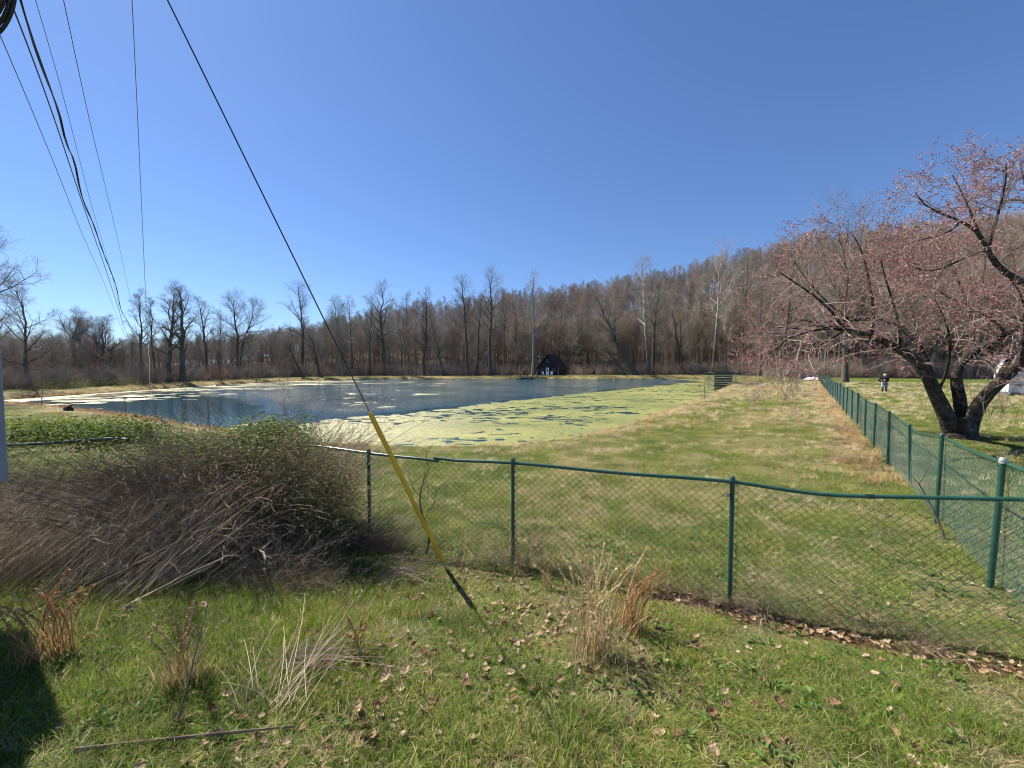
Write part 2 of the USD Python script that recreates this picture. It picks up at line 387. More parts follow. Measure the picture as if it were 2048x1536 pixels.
# the calm/ruffled border runs from c0 to c1
c0, c1 = on_z(650, 838, WATER), on_z(1330, 768, WATER)
nrm = np.array([-(c1 - c0)[1], (c1 - c0)[0], 0]); nrm /= np.linalg.norm(nrm)
if nrm[1] < 0: nrm = -nrm
k0, k1 = on_z(655, 840, WATER), on_z(330, 776, WATER)
kn = np.array([(k1 - k0)[1], -(k1 - k0)[0], 0]); kn /= np.linalg.norm(kn)
if kn[0] < 0: kn = -kn
M_water = usdkit.material(stage, '/World/Looks/water', {
    'geo': ('geometry', {}),
    'dot': ('vector_math', {'math_type': 'dot_product', 'vector2': nrm}), 'off': ('math', {'math_type': 'subtract', 'value2': float(c0 @ nrm)}),
    'nw': ('noise_texture', {'scale': 0.12, 'detail': 3.0}), 'nwc': ('math', {'math_type': 'multiply_add', 'value2': 10.0, 'value3': -5.0}), 'sum': ('math', {'math_type': 'add'}),
    'mr': ('map_range', {'range_type': 'smoothstep', 'from_min': -0.6, 'from_max': 1.6, 'to_min': 0.0, 'to_max': 1.0, 'clamp': True}),
    'sx': ('vector_math', {'math_type': 'dot_product', 'vector2': kn}), 'sxo': ('math', {'math_type': 'add'}), 'mx': ('map_range', {'range_type': 'smoothstep', 'from_min': float(k0 @ kn) - 1.0, 'from_max': float(k0 @ kn) + 6, 'to_min': 0.0, 'to_max': 1.0, 'clamp': True}),
    'ml': ('math', {'math_type': 'multiply'}),
    'gust': ('noise_texture', {'scale': 0.10, 'detail': 4.0, 'roughness': 0.6}), 'gr': ('map_range', {'from_min': 0.35, 'from_max': 0.62, 'to_min': 0.35, 'to_max': 1.0, 'clamp': True}),
    'ml2': ('math', {'math_type': 'multiply'}), 'st': ('map_range', {'from_min': 0.0, 'from_max': 1.0, 'to_min': 0.012, 'to_max': 0.85}),
    'map': ('mapping', {'scale': (1.0, 1.0, 1.0)}), 'rr': ('map_range', {'from_min': 0.0, 'from_max': 1.0, 'to_min': 0.02, 'to_max': 0.09}), 'rip': ('noise_texture', {'scale': 3.4, 'detail': 3.0, 'roughness': 0.55}),
    'b': ('bump', {'distance': 1.5}),
    'p': ('principled_bsdf', {'base_color': (0.018, 0.055, 0.085), 'roughness': 0.03, 'ior': 1.33, 'specular_ior_level': 0.5})},
    [('geo.position', 'dot.vector1'), ('dot.value', 'off.value1'), ('geo.position', 'nw.vector'), ('nw.fac', 'nwc.value1'), ('off.value', 'sum.value1'), ('nwc.value', 'sum.value2'),
     ('sum.value', 'mr.value'), ('geo.position', 'sx.vector1'), ('sx.value', 'sxo.value1'), ('nwc.value', 'sxo.value2'), ('sxo.value', 'mx.value'), ('mr.result', 'ml.value1'), ('mx.result', 'ml.value2'),
     ('geo.position', 'gust.vector'), ('gust.fac', 'gr.value'), ('ml.value', 'ml2.value1'), ('gr.result', 'ml2.value2'), ('ml2.value', 'st.value'),
     ('geo.position', 'map.vector'), ('map.vector', 'rip.vector'), ('rip.fac', 'b.height'), ('st.result', 'b.strength'), ('b.normal', 'p.normal'), ('ml2.value', 'rr.value'), ('rr.result', 'p.roughness')], surface='p.BSDF')
tag(obj('pond_water', (wv, wf), M_water), kind='structure')

# ---------------------------------------------------------------- algae mats: thin floating sheets cut out along a noise contour
EDGE_PX = [(600, 850), (690, 835), (800, 829), (900, 818), (1000, 805), (1100, 795), (1200, 785), (1300, 774), (1360, 768), (1420, 763)]   # where the mats give way to open water
E = np.array([on_z(x, y, WATER)[:2] for x, y in EDGE_PX])
def algae_field(x, y):
    sd = sd_poly(x, y, SHORE_D)
    xs = np.interp(y, E[:, 1], E[:, 0])                     # left limit at this depth
    side = (x - xs) / np.maximum(0.30 * np.maximum(y, 6), 1)  # >0 well inside the mats
    n = n2(x * 0.55, y, 0.55, 31, 4) - 0.5
    nf = n2(x * 0.6, y * 1.0, 1.9, 33, 4) - 0.5
    nn = n2(x * 0.35, y, 0.16, 35, 3) - 0.5
    nh = n2(x * 0.5, y * 1.2, 4.6, 37, 3) - 0.5
    f = 0.13 + 0.8 * nn + 0.95 * n + 1.4 * nf + 1.8 * nh
    inner = f * 1.15 + np.clip(side * 6.0, -1.3, 0.10)
    # mats scattered on the left arm
    left = smooth01((-x - 6) / 4)
    ph = (x + 0.6 * y)
    nl = n2(x * 0.25, (x * -.5 + y) * 0.9, 0.9, 39, 4) - 0.5
    lf = -0.47 + 1.2 * n + 1.2 * nf + 1.0 * nn + 1.9 * nl + 0.42 * smooth01((-x - 26) / 12)
    edge = 0.85 * np.exp(-(sd / 0.9) ** 2) * (x < -8) * (y > 33)    # scum against the far bank
    f = np.maximum(inner, np.where(left > 0, lf + edge - (1 - left), -9))
    return np.where(sd > -0.02, -1.0, f)
def contour_sheet(x0, x1, y0, y1, dx, dy):
    xs, ys = np.linspace(x0, x1, int((x1 - x0) / dx) + 1), np.linspace(y0, y1, int((y1 - y0) / dy) + 1)
    X, Y = np.meshgrid(xs, ys, indexing='ij')
    F = algae_field(X, Y)
    ni, nj = X.shape
    i, j = np.meshgrid(np.arange(ni - 1), np.arange(nj - 1), indexing='ij')
    q = (i * nj + j).ravel()
    f = np.concatenate([np.stack([q, q + nj, q + nj + 1], 1), np.stack([q, q + nj + 1, q + 1], 1)])
    Fv = F.ravel(); keep = (Fv[f] > 0).any(1); f = f[keep]
    V = np.stack([X.ravel(), Y.ravel(), Fv], 1)
    u, inv = np.unique(f, return_inverse=True)
    v2, f2 = trimesh.intersections.slice_faces_plane(V[u], inv.reshape(-1, 3), np.array([0, 0, 1.0]), np.array([0, 0, 0.0]))[:2]
    v2 = np.array(v2); fz = v2[:, 2].copy()
    v2[:, 2] = WATER + 0.006 + np.minimum(fz, 0.3) * 0.03
    return v2, np.array(f2)
am = joinm([contour_sheet(-9, 32, 14.0, 24, 0.10, 0.11), contour_sheet(-12, 40, 24, 44, 0.17, 0.24), contour_sheet(-8, 56, 44, 102, 0.40, 0.55), contour_sheet(-58, -9, 15, 24, 0.16, 0.16), contour_sheet(-70, -12, 24, 90, 0.26, 0.30)])
ax, ay = am[0][:, 0], am[0][:, 1]
t = np.clip(0.5 + 2.2 * (n2(ax * 0.5, ay, 0.5, 41, 4) - 0.5), 0, 1)[:, None]
acol = np.array([.11, .135, .035]) * (1 - t) + np.array([.27, .27, .095]) * t
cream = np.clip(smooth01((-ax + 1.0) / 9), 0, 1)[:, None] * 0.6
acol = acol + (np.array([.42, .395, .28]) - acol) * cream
M_algae = tint_mat('algae', rough=0.55, spec=0.35, vary=(9.0, (.45, .47, .4), (1.15, 1.12, 1.0)))
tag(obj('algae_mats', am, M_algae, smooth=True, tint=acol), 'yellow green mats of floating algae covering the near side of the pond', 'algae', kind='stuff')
# ---------------------------------------------------------------- bare trees
def interp_path(P, R, idx, t):
    n = P.shape[1]
    f = np.clip(t * (n - 1), 0, n - 1.001); i = f.astype(int); w = (f - i)
    p = P[idx, i] * (1 - w)[:, None] + P[idx, i + 1] * w[:, None]
    tan = norm(P[idx, i + 1] - P[idx, i])
    r = R[idx, i] * (1 - w) + R[idx, i + 1] * w
    return p, tan, r
def sprout(rng, P, R, per, t0, t1, ang, length, npts, rs, up=0.1, wob=0.15, tip=0.25, rmax=9.0, droop=0.0, az=None, rmin=0.0):
    """Children of every path. ang: (lo, hi) degrees as a function of nothing or (t) array; length(t) -> metres."""
    m = P.shape[0]
    idx = np.repeat(np.arange(m), per)
    k = len(idx)
    t = t0 + (t1 - t0) * ((np.tile(np.arange(per), m) + rng.random(k)) / per)
    p, tan, r = interp_path(P, R, idx, t)
    lo, hi = ang
    a = np.radians(lo + (hi - lo) * rng.random(k) if np.isscalar(lo) else np.interp(t, [t0, t1], lo) + np.interp(t, [t0, t1], hi) * (rng.random(k) - 0.5))
    ref = np.where(np.abs(tan[:, 2:3]) < 0.9, np.array([[0, 0, 1.0]]), np.array([[1.0, 0, 0]]))
    U = norm(np.cross(tan, ref)); V = np.cross(tan, U)
    ph = (np.tile(np.arange(per), m) * 2.399 + rng.random(m)[idx] * 6.28 + rng.normal(0, 0.5, k)) if az is None else az(k)
    d = np.cos(a)[:, None] * tan + np.sin(a)[:, None] * (U * np.cos(ph)[:, None] + V * np.sin(ph)[:, None])
    L = length(t) * rng.uniform(0.65, 1.2, k)
    r0 = np.minimum(np.minimum(r * rs, rmax), 0.02 * L + 0.6 * r * rs)
    r0 = np.maximum(r0, rmin)
    out = np.zeros((k, npts, 3)); rad = np.zeros((k, npts))
    out[:, 0] = p - tan * (r * 0.2)[:, None]
    st = L / (npts - 1)
    for j in range(npts):
        s = j / (npts - 1)
        rad[:, j] = np.maximum(r0 * (1 - (1 - tip) * s), rmin * (1 - 0.5 * s))
        if j:
            d = norm(d + np.array([0, 0, up - droop * s]) + rng.normal(0, wob, (k, 3)))
            out[:, j] = out[:, j - 1] + d * st[:, None]
    return out, rad
def trunk_path(rng, h, r, n=14, wob=0.012, lean=(0, 0), bow=(0, 0), flare=1.55, top=0.12):
    s = np.linspace(0, 1, n)
    P = np.zeros((n, 3)); P[:, 2] = s * h - 0.25
    w = np.cumsum(rng.normal(0, wob, (n, 2)), 0) * h
    P[:, :2] = w * s[:, None] + np.outer(s, lean) + np.outer(s * s, bow)
    R = r * (1 - (1 - top) * s ** 0.9); R[0] *= flare; R[1] *= 1.08
    return P, R
def bare_tree(seed, h, r, clear=0.4, spread=0.3, ang=((65, 30), (30, 20)), counts=(14, 8, 7, 4), up=0.12, lean=(0, 0), bow=(0, 0), stems=1, twig=0.0085, droop=0.0, top=0.12, wob=0.012):
    """Returns (trunk mesh, crown mesh): trunk and limbs, branches and twigs."""
    rng = np.random.default_rng(seed)
    TP, TR = [], []
    for s in range(stems):
        l = np.array(lean, float); hh = h * (1 if s == 0 else rng.uniform(0.82, 0.97))
        if stems > 1:
            a = rng.random() * 6.28 if s else 2.2
            l = l + h * 0.10 * np.array([math.cos(a + s * 2.5), math.sin(a + s * 2.5) * 0.6])
        P, R = trunk_path(rng, hh, r * (1 if s == 0 else .75), lean=l, bow=bow, top=top, wob=wob)
        if stems > 1:
            P[:, :2] += l * 0.05 * s
        TP.append(P); TR.append(R)
    TP, TR = np.array(TP), np.array(TR)
    Lprof = lambda t: spread * h * np.interp(t, [clear, clear + 0.12, 0.65, 1.0], [0.6, 1.0, 0.85, 0.34])
    l1, r1 = sprout(rng, TP, TR, counts[0], clear, 0.98, ang, Lprof, 8, 0.55, up, 0.10, 0.22, droop=droop)
    l2, r2 = sprout(rng, l1, r1, counts[1], 0.2, 1.0, (25, 60), lambda t: spread * h * 0.38 * (1.15 - 0.7 * t), 6, 0.6, up * .8, 0.13, 0.3, rmin=twig, droop=droop)
    l3, r3 = sprout(rng, l2, r2, counts[2], 0.15, 1.0, (25, 60), lambda t: spread * h * 0.17 * (1.1 - 0.5 * t), 4, 0.6, up * .6, 0.15, 0.4, rmin=twig * .8, droop=droop)
    l4, r4 = sprout(rng, l3, r3, counts[3], 0.15, 1.0, (25, 60), lambda t: spread * h * 0.085 * (1.1 - 0.5 * t), 3, 0.7, up * .3, 0.12, 0.5, rmin=twig * .6, droop=droop)
    trunk = joinm([tubes(TP, TR, 9), tubes(l1, r1, 6)])
    crown = joinm([tubes(l2, r2, 4), tubes(l3, r3, 3), tubes(l4, r4, 3)])
    return trunk, crown

def bark(name, c1, c2, scale=3.0, pale_from=None, pale=(.42, .40, .36)):
    nodes = {'geo': ('geometry', {}), 'tc': ('texture_coordinate', {}), 'm': ('mapping', {'scale': (1.0, 1.0, 0.22)}), 'n': ('noise_texture', {'scale': scale, 'detail': 6.0, 'roughness': 0.7}),
             'r': ('rgb_ramp', {'ramp': [(0.32, c1), (0.66, c2)]}), 'nb': ('noise_texture', {'scale': scale * 5, 'detail': 5.0}), 'b': ('bump', {'strength': 0.9, 'distance': 0.03}),
             'p': ('principled_bsdf', {'roughness': 0.95, 'specular_ior_level': 0.15})}
    links = [('geo.position', 'm.vector'), ('m.vector', 'n.vector'), ('m.vector', 'nb.vector'), ('n.fac', 'r.fac'), ('nb.fac', 'b.height'), ('b.normal', 'p.normal')]
    if pale_from:
        nodes |= {'sx': ('separate_xyz', {}), 'mz': ('map_range', {'range_type': 'smoothstep', 'from_min': pale_from[0], 'from_max': pale_from[1], 'to_min': 0.0, 'to_max': 0.85, 'clamp': True}),
                  'mn': ('noise_texture', {'scale': 0.9, 'detail': 3.0}), 'mm': ('map_range', {'from_min': 0.38, 'from_max': 0.56, 'to_min': 0.25, 'to_max': 1.0, 'clamp': True}), 'ml': ('math', {'math_type': 'multiply'}),
                  'x': ('mix', {'mix_type': 'mix', 'color2': pale})}
        links += [('tc.object', 'sx.vector'), ('sx.z', 'mz.value'), ('geo.position', 'mn.vector'), ('mn.fac', 'mm.value'), ('mz.result', 'ml.value1'), ('mm.result', 'ml.value2'), ('ml.value', 'x.fac'),
                  ('r.color', 'x.color1'), ('x.color', 'p.base_color')]
    else:
        links.append(('r.color', 'p.base_color'))
    return usdkit.material(stage, '/World/Looks/' + name, nodes, links, surface='p.BSDF')
def twig_mat(name, c1, c2):
    return usdkit.material(stage, '/World/Looks/' + name, {'o': ('object_info', {}), 'g': ('geometry', {}), 'n': ('noise_texture', {'scale': 0.6, 'detail': 2.0}), 's': ('math', {'math_type': 'multiply_add', 'value2': 0.6}),
        'r': ('rgb_ramp', {'ramp': [(0.2, c1), (0.9, c2)]}), 'p': ('principled_bsdf', {'roughness': 0.85, 'specular_ior_level': 0.2})},
        [('g.position', 'n.vector'), ('o.random', 's.value1'), ('n.fac', 's.value3'), ('s.value', 'r.fac'), ('r.color', 'p.base_color')], surface='p.BSDF')
B_dark = bark('bark_dark', (.045, .038, .030), (.125, .105, .083))
B_grey = bark('bark_grey', (.11, .097, .08), (.27, .24, .20))
B_pale = bark('bark_sycamore', (.07, .062, .052), (.15, .135, .115), pale_from=(7, 16))
T_brown = twig_mat('twig_brown', (.125, .105, .082), (.225, .19, .148))
T_grey = twig_mat('twig_grey', (.17, .15, .12), (.31, .275, .225))
T_red = twig_mat('twig_red', (.20, .115, .085), (.32, .20, .15))

GROUP_EDGE = 'bare trees along the edge of the woods'
def hero_tree(px_base, depth, y_top, label, seed, r_px, bark_m=None, twig_m=None, crown_px=None, loc=None, **kw):
    """A tree of its own shape. px_base: x of the foot in the photograph; r_px: trunk width in pixels."""
    d = ray(px_base, 760)
    x, y = EYE[0] + d[0] * depth, EYE[1] + depth
    z = H(x, y)
    top = at(px_base, y_top, depth)[2]
    h = top - z
    r = r_px / FPX * depth / 2 * 0.85
    if crown_px:
        kw['spread'] = crown_px / 2 / FPX * depth / h * 1.45
    for k in ('lean', 'bow'):
        if k in kw:
            kw[k] = (kw[k][0] / FPX * depth, kw[k][1])
    tr, cr = bare_tree(seed, h * 0.97, r, **kw)
    t = thing('bare_tree', label, 'tree', (x, y, z), group=None)
    obj('trunk', tr, bark_m or B_dark, t, smooth=True)
    obj('crown', cr, twig_m or T_brown, t)
    return t
OAK = dict(ang=((62, 24), (36, 26)), counts=(17, 8, 7, 4), up=0.055)
UPR = dict(ang=((42, 20), (24, 18)), counts=(15, 8, 7, 4), up=0.07)
heroes = [
    (52, 44, 572, 'rounded bare tree with dense fine twigs, nearest the left edge', 11, 9, dict(crown_px=105, clear=.22, **OAK)),
    (-38, 30, 470, 'big bare tree mostly beyond the left edge, branches reaching in', 12, 16, dict(crown_px=200, clear=.2, **OAK)),
    (146, 58, 632, 'wide low bare tree with several forks, right of the rounded left tree', 13, 10, dict(crown_px=90, clear=.3, stems=2, **OAK)),
    (163, 60, 634, 'straight slim bare trunk rising out of the wide forked tree at left', 14, 7, dict(crown_px=45, clear=.45, **UPR)),
    (206, 58, 640, 'round bushy bare tree left of where the wires meet the woods', 15, 10, dict(crown_px=75, clear=.25, stems=2, **OAK)),
    (284, 60, 584, 'tall bare tree just behind the far utility pole crossarm', 16, 7, dict(crown_px=60, clear=.35, **UPR)),
    (312, 63, 592, 'thin bare tree between the far utility pole and the dark twin trunks', 17, 6, dict(crown_px=42, clear=.4, **UPR)),
    (338, 62, 577, 'dark thick bare tree, left of the pair of tallest dark ones', 18, 12, dict(crown_px=72, clear=.3, **OAK)),
    (366, 62, 570, 'dark thick bare tree, right of the pair of tallest dark ones', 19, 14, dict(crown_px=75, clear=.3, **OAK)),
    (414, 70, 600, 'medium bare tree right of the dark pair, on the left shore', 20, 8, dict(crown_px=60, clear=.35, **OAK)),
    (440, 74, 622, 'small bare tree left of the tree with the wide V of branches', 21, 5, dict(crown_px=40, clear=.4, **UPR)),
    (478, 80, 592, 'bare tree whose crown forks in a wide V, standing apart on the skyline', 22, 8, dict(crown_px=80, clear=.42, stems=2, **OAK)),
    (606, 97, 568, 'tall airy bare tree left of the guy wire, alone on the skyline', 23, 8, dict(crown_px=75, clear=.35, **OAK)),
    (608, 92, 680, 'dark bare tree leaning left over the water, left of the guy wire', 24, 7, dict(crown_px=50, clear=.5, lean=(-34, 0), **UPR)),
    (642, 95, 668, 'dark bare tree leaning left with a hooked side branch, under the guy wire', 25, 7, dict(crown_px=50, clear=.4, lean=(-22, 0), **UPR)),
    (682, 103, 598, 'bare tree with twin grey trunks right of the guy wire', 26, 7, dict(crown_px=58, clear=.45, stems=2, bark_m='g', **OAK)),
    (704, 106, 596, 'slim pale topped bare tree behind the twin grey trunks', 27, 5, dict(crown_px=50, clear=.4, twig_m='g', **OAK)),
    (740, 107, 596, 'thin pale bare tree left of the big straight trunk on the far shore', 28, 5, dict(crown_px=45, clear=.4, twig_m='g', **UPR)),
    (768, 108, 572, 'big bare tree with one thick straight dark trunk on the far shore', 29, 10, dict(crown_px=75, clear=.38, **OAK)),
    (809, 112, 585, 'grey bare tree right of the thick straight trunk', 30, 7, dict(crown_px=55, clear=.36, bark_m='g', **OAK)),
    (848, 110, 580, 'dark bare tree with a low right limb, across the middle of the pond', 31, 8, dict(crown_px=60, clear=.32, **OAK)),
    (888, 108, 640, 'small leaning bare tree across the middle of the pond', 32, 5, dict(crown_px=50, clear=.3, lean=(-24, 0), **UPR)),
    (936, 108, 554, 'tall bare tree, left of a close clump of three', 33, 9, dict(crown_px=66, clear=.42, lean=(-10, 0), **OAK)),
    (954, 109, 590, 'dark bare trunk in the middle of the close clump of three', 34, 8, dict(crown_px=45, clear=.5, **UPR)),
    (980, 108, 547, 'tallest bare tree of the close clump, with spreading top', 35, 10, dict(crown_px=84, clear=.40, **OAK)),
    (1008, 112, 572, 'thin straight bare tree between the clump and the cabin tree', 36, 5, dict(crown_px=40, clear=.35, **UPR)),
    (1034, 116, 596, 'slender bare tree left of the dark cabin', 37, 5, dict(crown_px=40, clear=.4, **UPR)),
    (1066, 110, 546, 'tall bare tree with oval crown rising behind the dark cabin', 38, 8, dict(crown_px=64, clear=.36, bark_m='g', twig_m='g', **OAK)),
    (1272, 107, 590, 'dark bare tree leaning far to the left, right of the cabin', 39, 11, dict(crown_px=80, clear=.40, lean=(-96, 0), bow=(18, 0), **UPR)),
    (1254, 107, 680, 'short dark crooked tree below the left leaning trunk', 40, 8, dict(crown_px=70, clear=.35, lean=(-52, 0), **UPR)),
    (1297, 108, 520, 'tallest grey tree, left one of two straight trunks side by side', 41, 9, dict(crown_px=92, clear=.45, lean=(-6, 0), bark_m='p', twig_m='g', **OAK)),
    (1306, 110, 560, 'dark tall tree, right one of two straight trunks side by side', 42, 9, dict(crown_px=80, clear=.42, **OAK)),
    (1362, 108, 612, 'broken dead tree with few thick limbs, right of the two straight trunks', 43, 9, dict(crown_px=66, clear=.30, stems=2, ang=((50, 30), (30, 20)), counts=(5, 3, 2, 2), up=.1)),
    (1394, 118, 560, 'slim bare tree behind and left of the white sycamore', 44, 5, dict(crown_px=50, clear=.35, **UPR)),
    (1424, 106, 498, 'white barked sycamore leaning right, with a fan of pale branches', 45, 8, dict(crown_px=108, clear=.45, lean=(22, 0), bark_m='p', twig_m='g', **OAK)),
    (1451, 98, 596, 'pale forked tree right of the white sycamore', 46, 5, dict(crown_px=50, clear=.45, bark_m='p', twig_m='g', **UPR)),
    (1486, 100, 520, 'bare tree with upswept grey branches behind the wooden pen', 47, 7, dict(crown_px=80, clear=.3, **UPR)),
    (1520, 84, 540, 'broad dark bare tree right of the wooden pen', 48, 8, dict(crown_px=90, clear=.22, **OAK)),
    (1566, 80, 462, 'bare tree with a rounded top showing above the pink budded crown', 49, 9, dict(crown_px=90, clear=.3, **OAK)),
    (1610, 74, 500, 'bare tree half hidden behind the left of the pink crown', 50, 8, dict(crown_px=84, clear=.28, **OAK)),
    (1690, 45, 436, 'thick trunked bare tree standing on the lawn behind the right fence', 51, 13, dict(crown_px=200, clear=.22, **OAK)),
    (1728, 66, 468, 'dark leaning tree at the back of the lawn, left of the standing person', 52, 9, dict(crown_px=110, clear=.2, lean=(-20, 0), **OAK)),
    (1795, 66, 470, 'straight grey bare tree at the back of the lawn, right of the person', 53, 8, dict(crown_px=110, clear=.2, bark_m='g', **OAK)),
    (1870, 64, 455, 'dark bare tree of the back row seen behind the pink tree trunk', 54, 9, dict(crown_px=130, clear=.2, **OAK)),
    (1950, 62, 450, 'bare tree of the back row seen between the right limbs of the pink tree', 55, 9, dict(crown_px=130, clear=.2, **OAK)),
    (2030, 60, 440, 'bare tree standing behind the pale shed', 56, 9, dict(crown_px=140, clear=.2, **OAK)),
]
for px_, dep, yt, lab, seed, rpx, kw in heroes:
    kw = dict(kw); bm = {'g': B_grey, 'p': B_pale}.get(kw.pop('bark_m', None), B_dark); tm = {'g': T_grey}.get(kw.pop('twig_m', None), T_brown)
    hero_tree(px_, dep, yt, lab, seed, rpx, bm, tm, **kw)

# the rows of slimmer trees along the edge: copies of eight stock trees with their parts
stock = []
for i, (r, kw, bm, tm) in enumerate([
        (.10, dict(clear=.4, spread=.25, **UPR), B_dark, T_brown), (.12, dict(clear=.35, spread=.29, **OAK), B_dark, T_brown), (.11, dict(clear=.35, spread=.24, **UPR), B_grey, T_brown),
        (.14, dict(clear=.38, spread=.31, **OAK), B_grey, T_grey), (.10, dict(clear=.3, spread=.24, lean=(1.2, .3), **UPR), B_dark, T_red), (.11, dict(clear=.25, spread=.28, stems=2, **OAK), B_dark, T_brown),
        (.14, dict(clear=.45, spread=.24, lean=(-1.0, 0), **UPR), B_grey, T_grey), (.15, dict(clear=.35, spread=.33, **OAK), B_dark, T_brown)]):
    tr, cr = bare_tree(200 + i, 16.0, r, twig=.0095, **kw)
    c = stage.CreateClassPrim(f'/stock_tree_{i}')
    obj('trunk', tr, bm, c.GetPath(), smooth=True); obj('crown', cr, tm, c.GetPath())
    stock.append((c.GetPath(), (tr, cr, bm, tm)))
ZONES = [(-120, 250, 'slim bare tree in the woods beyond the left arm of the pond', 'slim trees beyond the left arm of the pond', 34),
         (250, 600, 'slim bare tree in the woods on the left far shore, before the guy wire', 'slim trees on the left far shore', 46),
         (600, 1050, 'slim bare tree in the woods on the far shore, between guy wire and cabin', 'slim trees between guy wire and cabin', 62),
         (1050, 1440, 'slim bare tree in the woods on the far shore, between cabin and pen', 'slim trees between cabin and pen', 54),
         (1440, 1680, 'slim bare tree in the woods behind the far end of the fenced grass', 'slim trees behind the fenced grass', 36),
         (1680, 2160, 'slim bare tree in the woods at the back of the lawn with the person', 'slim trees at the back of the lawn', 48)]
rng = np.random.default_rng(77)
for xa, xb, lab, grp, n in ZONES:
    for k in range(n):
        px_ = xa + (xb - xa) * (k + rng.random()) / n
        a = az_of(px_); r = woods_r(a) + rng.uniform(0.5, 20) * (0.6 if px_ < 300 else 1)
        x, y = r * math.sin(a), r * math.cos(a)
        if abs(px_ - 1100) < 32 and r < woods_r(a) + 11: continue
        hgt = rng.uniform(0.55, 1.05) * np.interp(px_, [-100, 150, 300, 500, 700, 1300, 1600, 2100], [6.3, 6.3, 7.4, 10.0, 15.5, 17.5, 18, 17])
        i = int(rng.integers(len(stock)))
        s = hgt / 16.0
        copy_of(stock[i][0], 'woodland_tree', lab, 'tree', (x, y, H(x, y) - 0.1), rng.uniform(0, 360), (s * 1.05, s * 1.05, s), grp, tilt=(rng.normal(0, 3.0), rng.normal(0, 3.5)))

# the rest of the woods up the hill, one mass
rng = np.random.default_rng(5)
protos, light = [], []
for i in range(6):
    tr, cr = bare_tree(300 + i, 16.0, .12, clear=[.4, .35, .45, .3, .45, .38][i], spread=[.25, .30, .24, .28, .24, .33][i], twig=.013, counts=(13, 7, 6, 3), ang=((50, 22), (30, 24)), up=.06)
    protos.append(('woods_trunk', tr, [B_dark, B_grey][i % 2], None)); protos.append(('woods_crown', cr, [T_brown, T_grey, T_brown, T_red, T_brown, T_grey][i], None))
n = 6000
a = np.array([az_of(p) for p in rng.uniform(-330, 2450, n)])
wr = woods_r(a)
r = wr + 12 + (250 - wr) * rng.random(n) ** 1.3
x, y = r * np.sin(a), r * np.cos(a); z = height(x, y, False)
hs = rng.uniform(.7, 1.1, n) * np.interp(np.degrees(a), [-53, -45, -38, -20, 0, 30, 50], [6.6, 7.0, 8.4, 13.5, 16.5, 17.5, 17]) / 16
hs = np.where(r > wr + 60, np.minimum(hs * 1.0, 1.05), hs)
i6 = rng.integers(0, 6, n)
pos = np.repeat(np.stack([x, y, z - .2], 1), 2, 0); q = np.repeat(quats(rng.random(n) * 6.28, rng.normal(0, .04, n), rng.normal(0, .04, n)), 2, 0)
scatter('woods', protos, pos, q, np.repeat(hs, 2), np.stack([i6 * 2, i6 * 2 + 1], 1).ravel(), 'grey brown leafless woods covering the hillside behind the pond', 'woods', 'stuff')

# brush under the trees
def brush(seed, h, n, spread, twig=.008, per=(6, 5)):
    rng = np.random.default_rng(seed)
    P = np.zeros((n, 6, 3)); R = np.zeros((n, 6))
    a = rng.random(n) * 6.28; L = h * rng.uniform(.6, 1.1, n); root = rng.normal(0, spread * .25, (n, 2))
    d = np.stack([np.cos(a) * .45, np.sin(a) * .45, np.full(n, 1.0)], 1) + rng.normal(0, .15, (n, 3)); d = norm(d)
    P[:, 0, :2] = root
    for j in range(6):
        R[:, j] = twig * 1.6 * (1 - .7 * j / 5)
        if j:
            d = norm(d + rng.normal(0, .14, (n, 3)) + [0, 0, .03])
            P[:, j] = P[:, j - 1] + d * (L / 5)[:, None]
    l2, r2 = sprout(rng, P, R, per[0], .2, 1, (20, 55), lambda t: h * .4 * (1.1 - .5 * t), 4, .7, .08, .15, .4, rmin=twig * .7)
    l3, r3 = sprout(rng, l2, r2, per[1], .1, 1, (20, 60), lambda t: h * .2 + 0 * t, 3, .7, .05, .12, .5, rmin=twig * .5)
    return joinm([tubes(P, R, 3), tubes(l2, r2, 3), tubes(l3, r3, 3)])
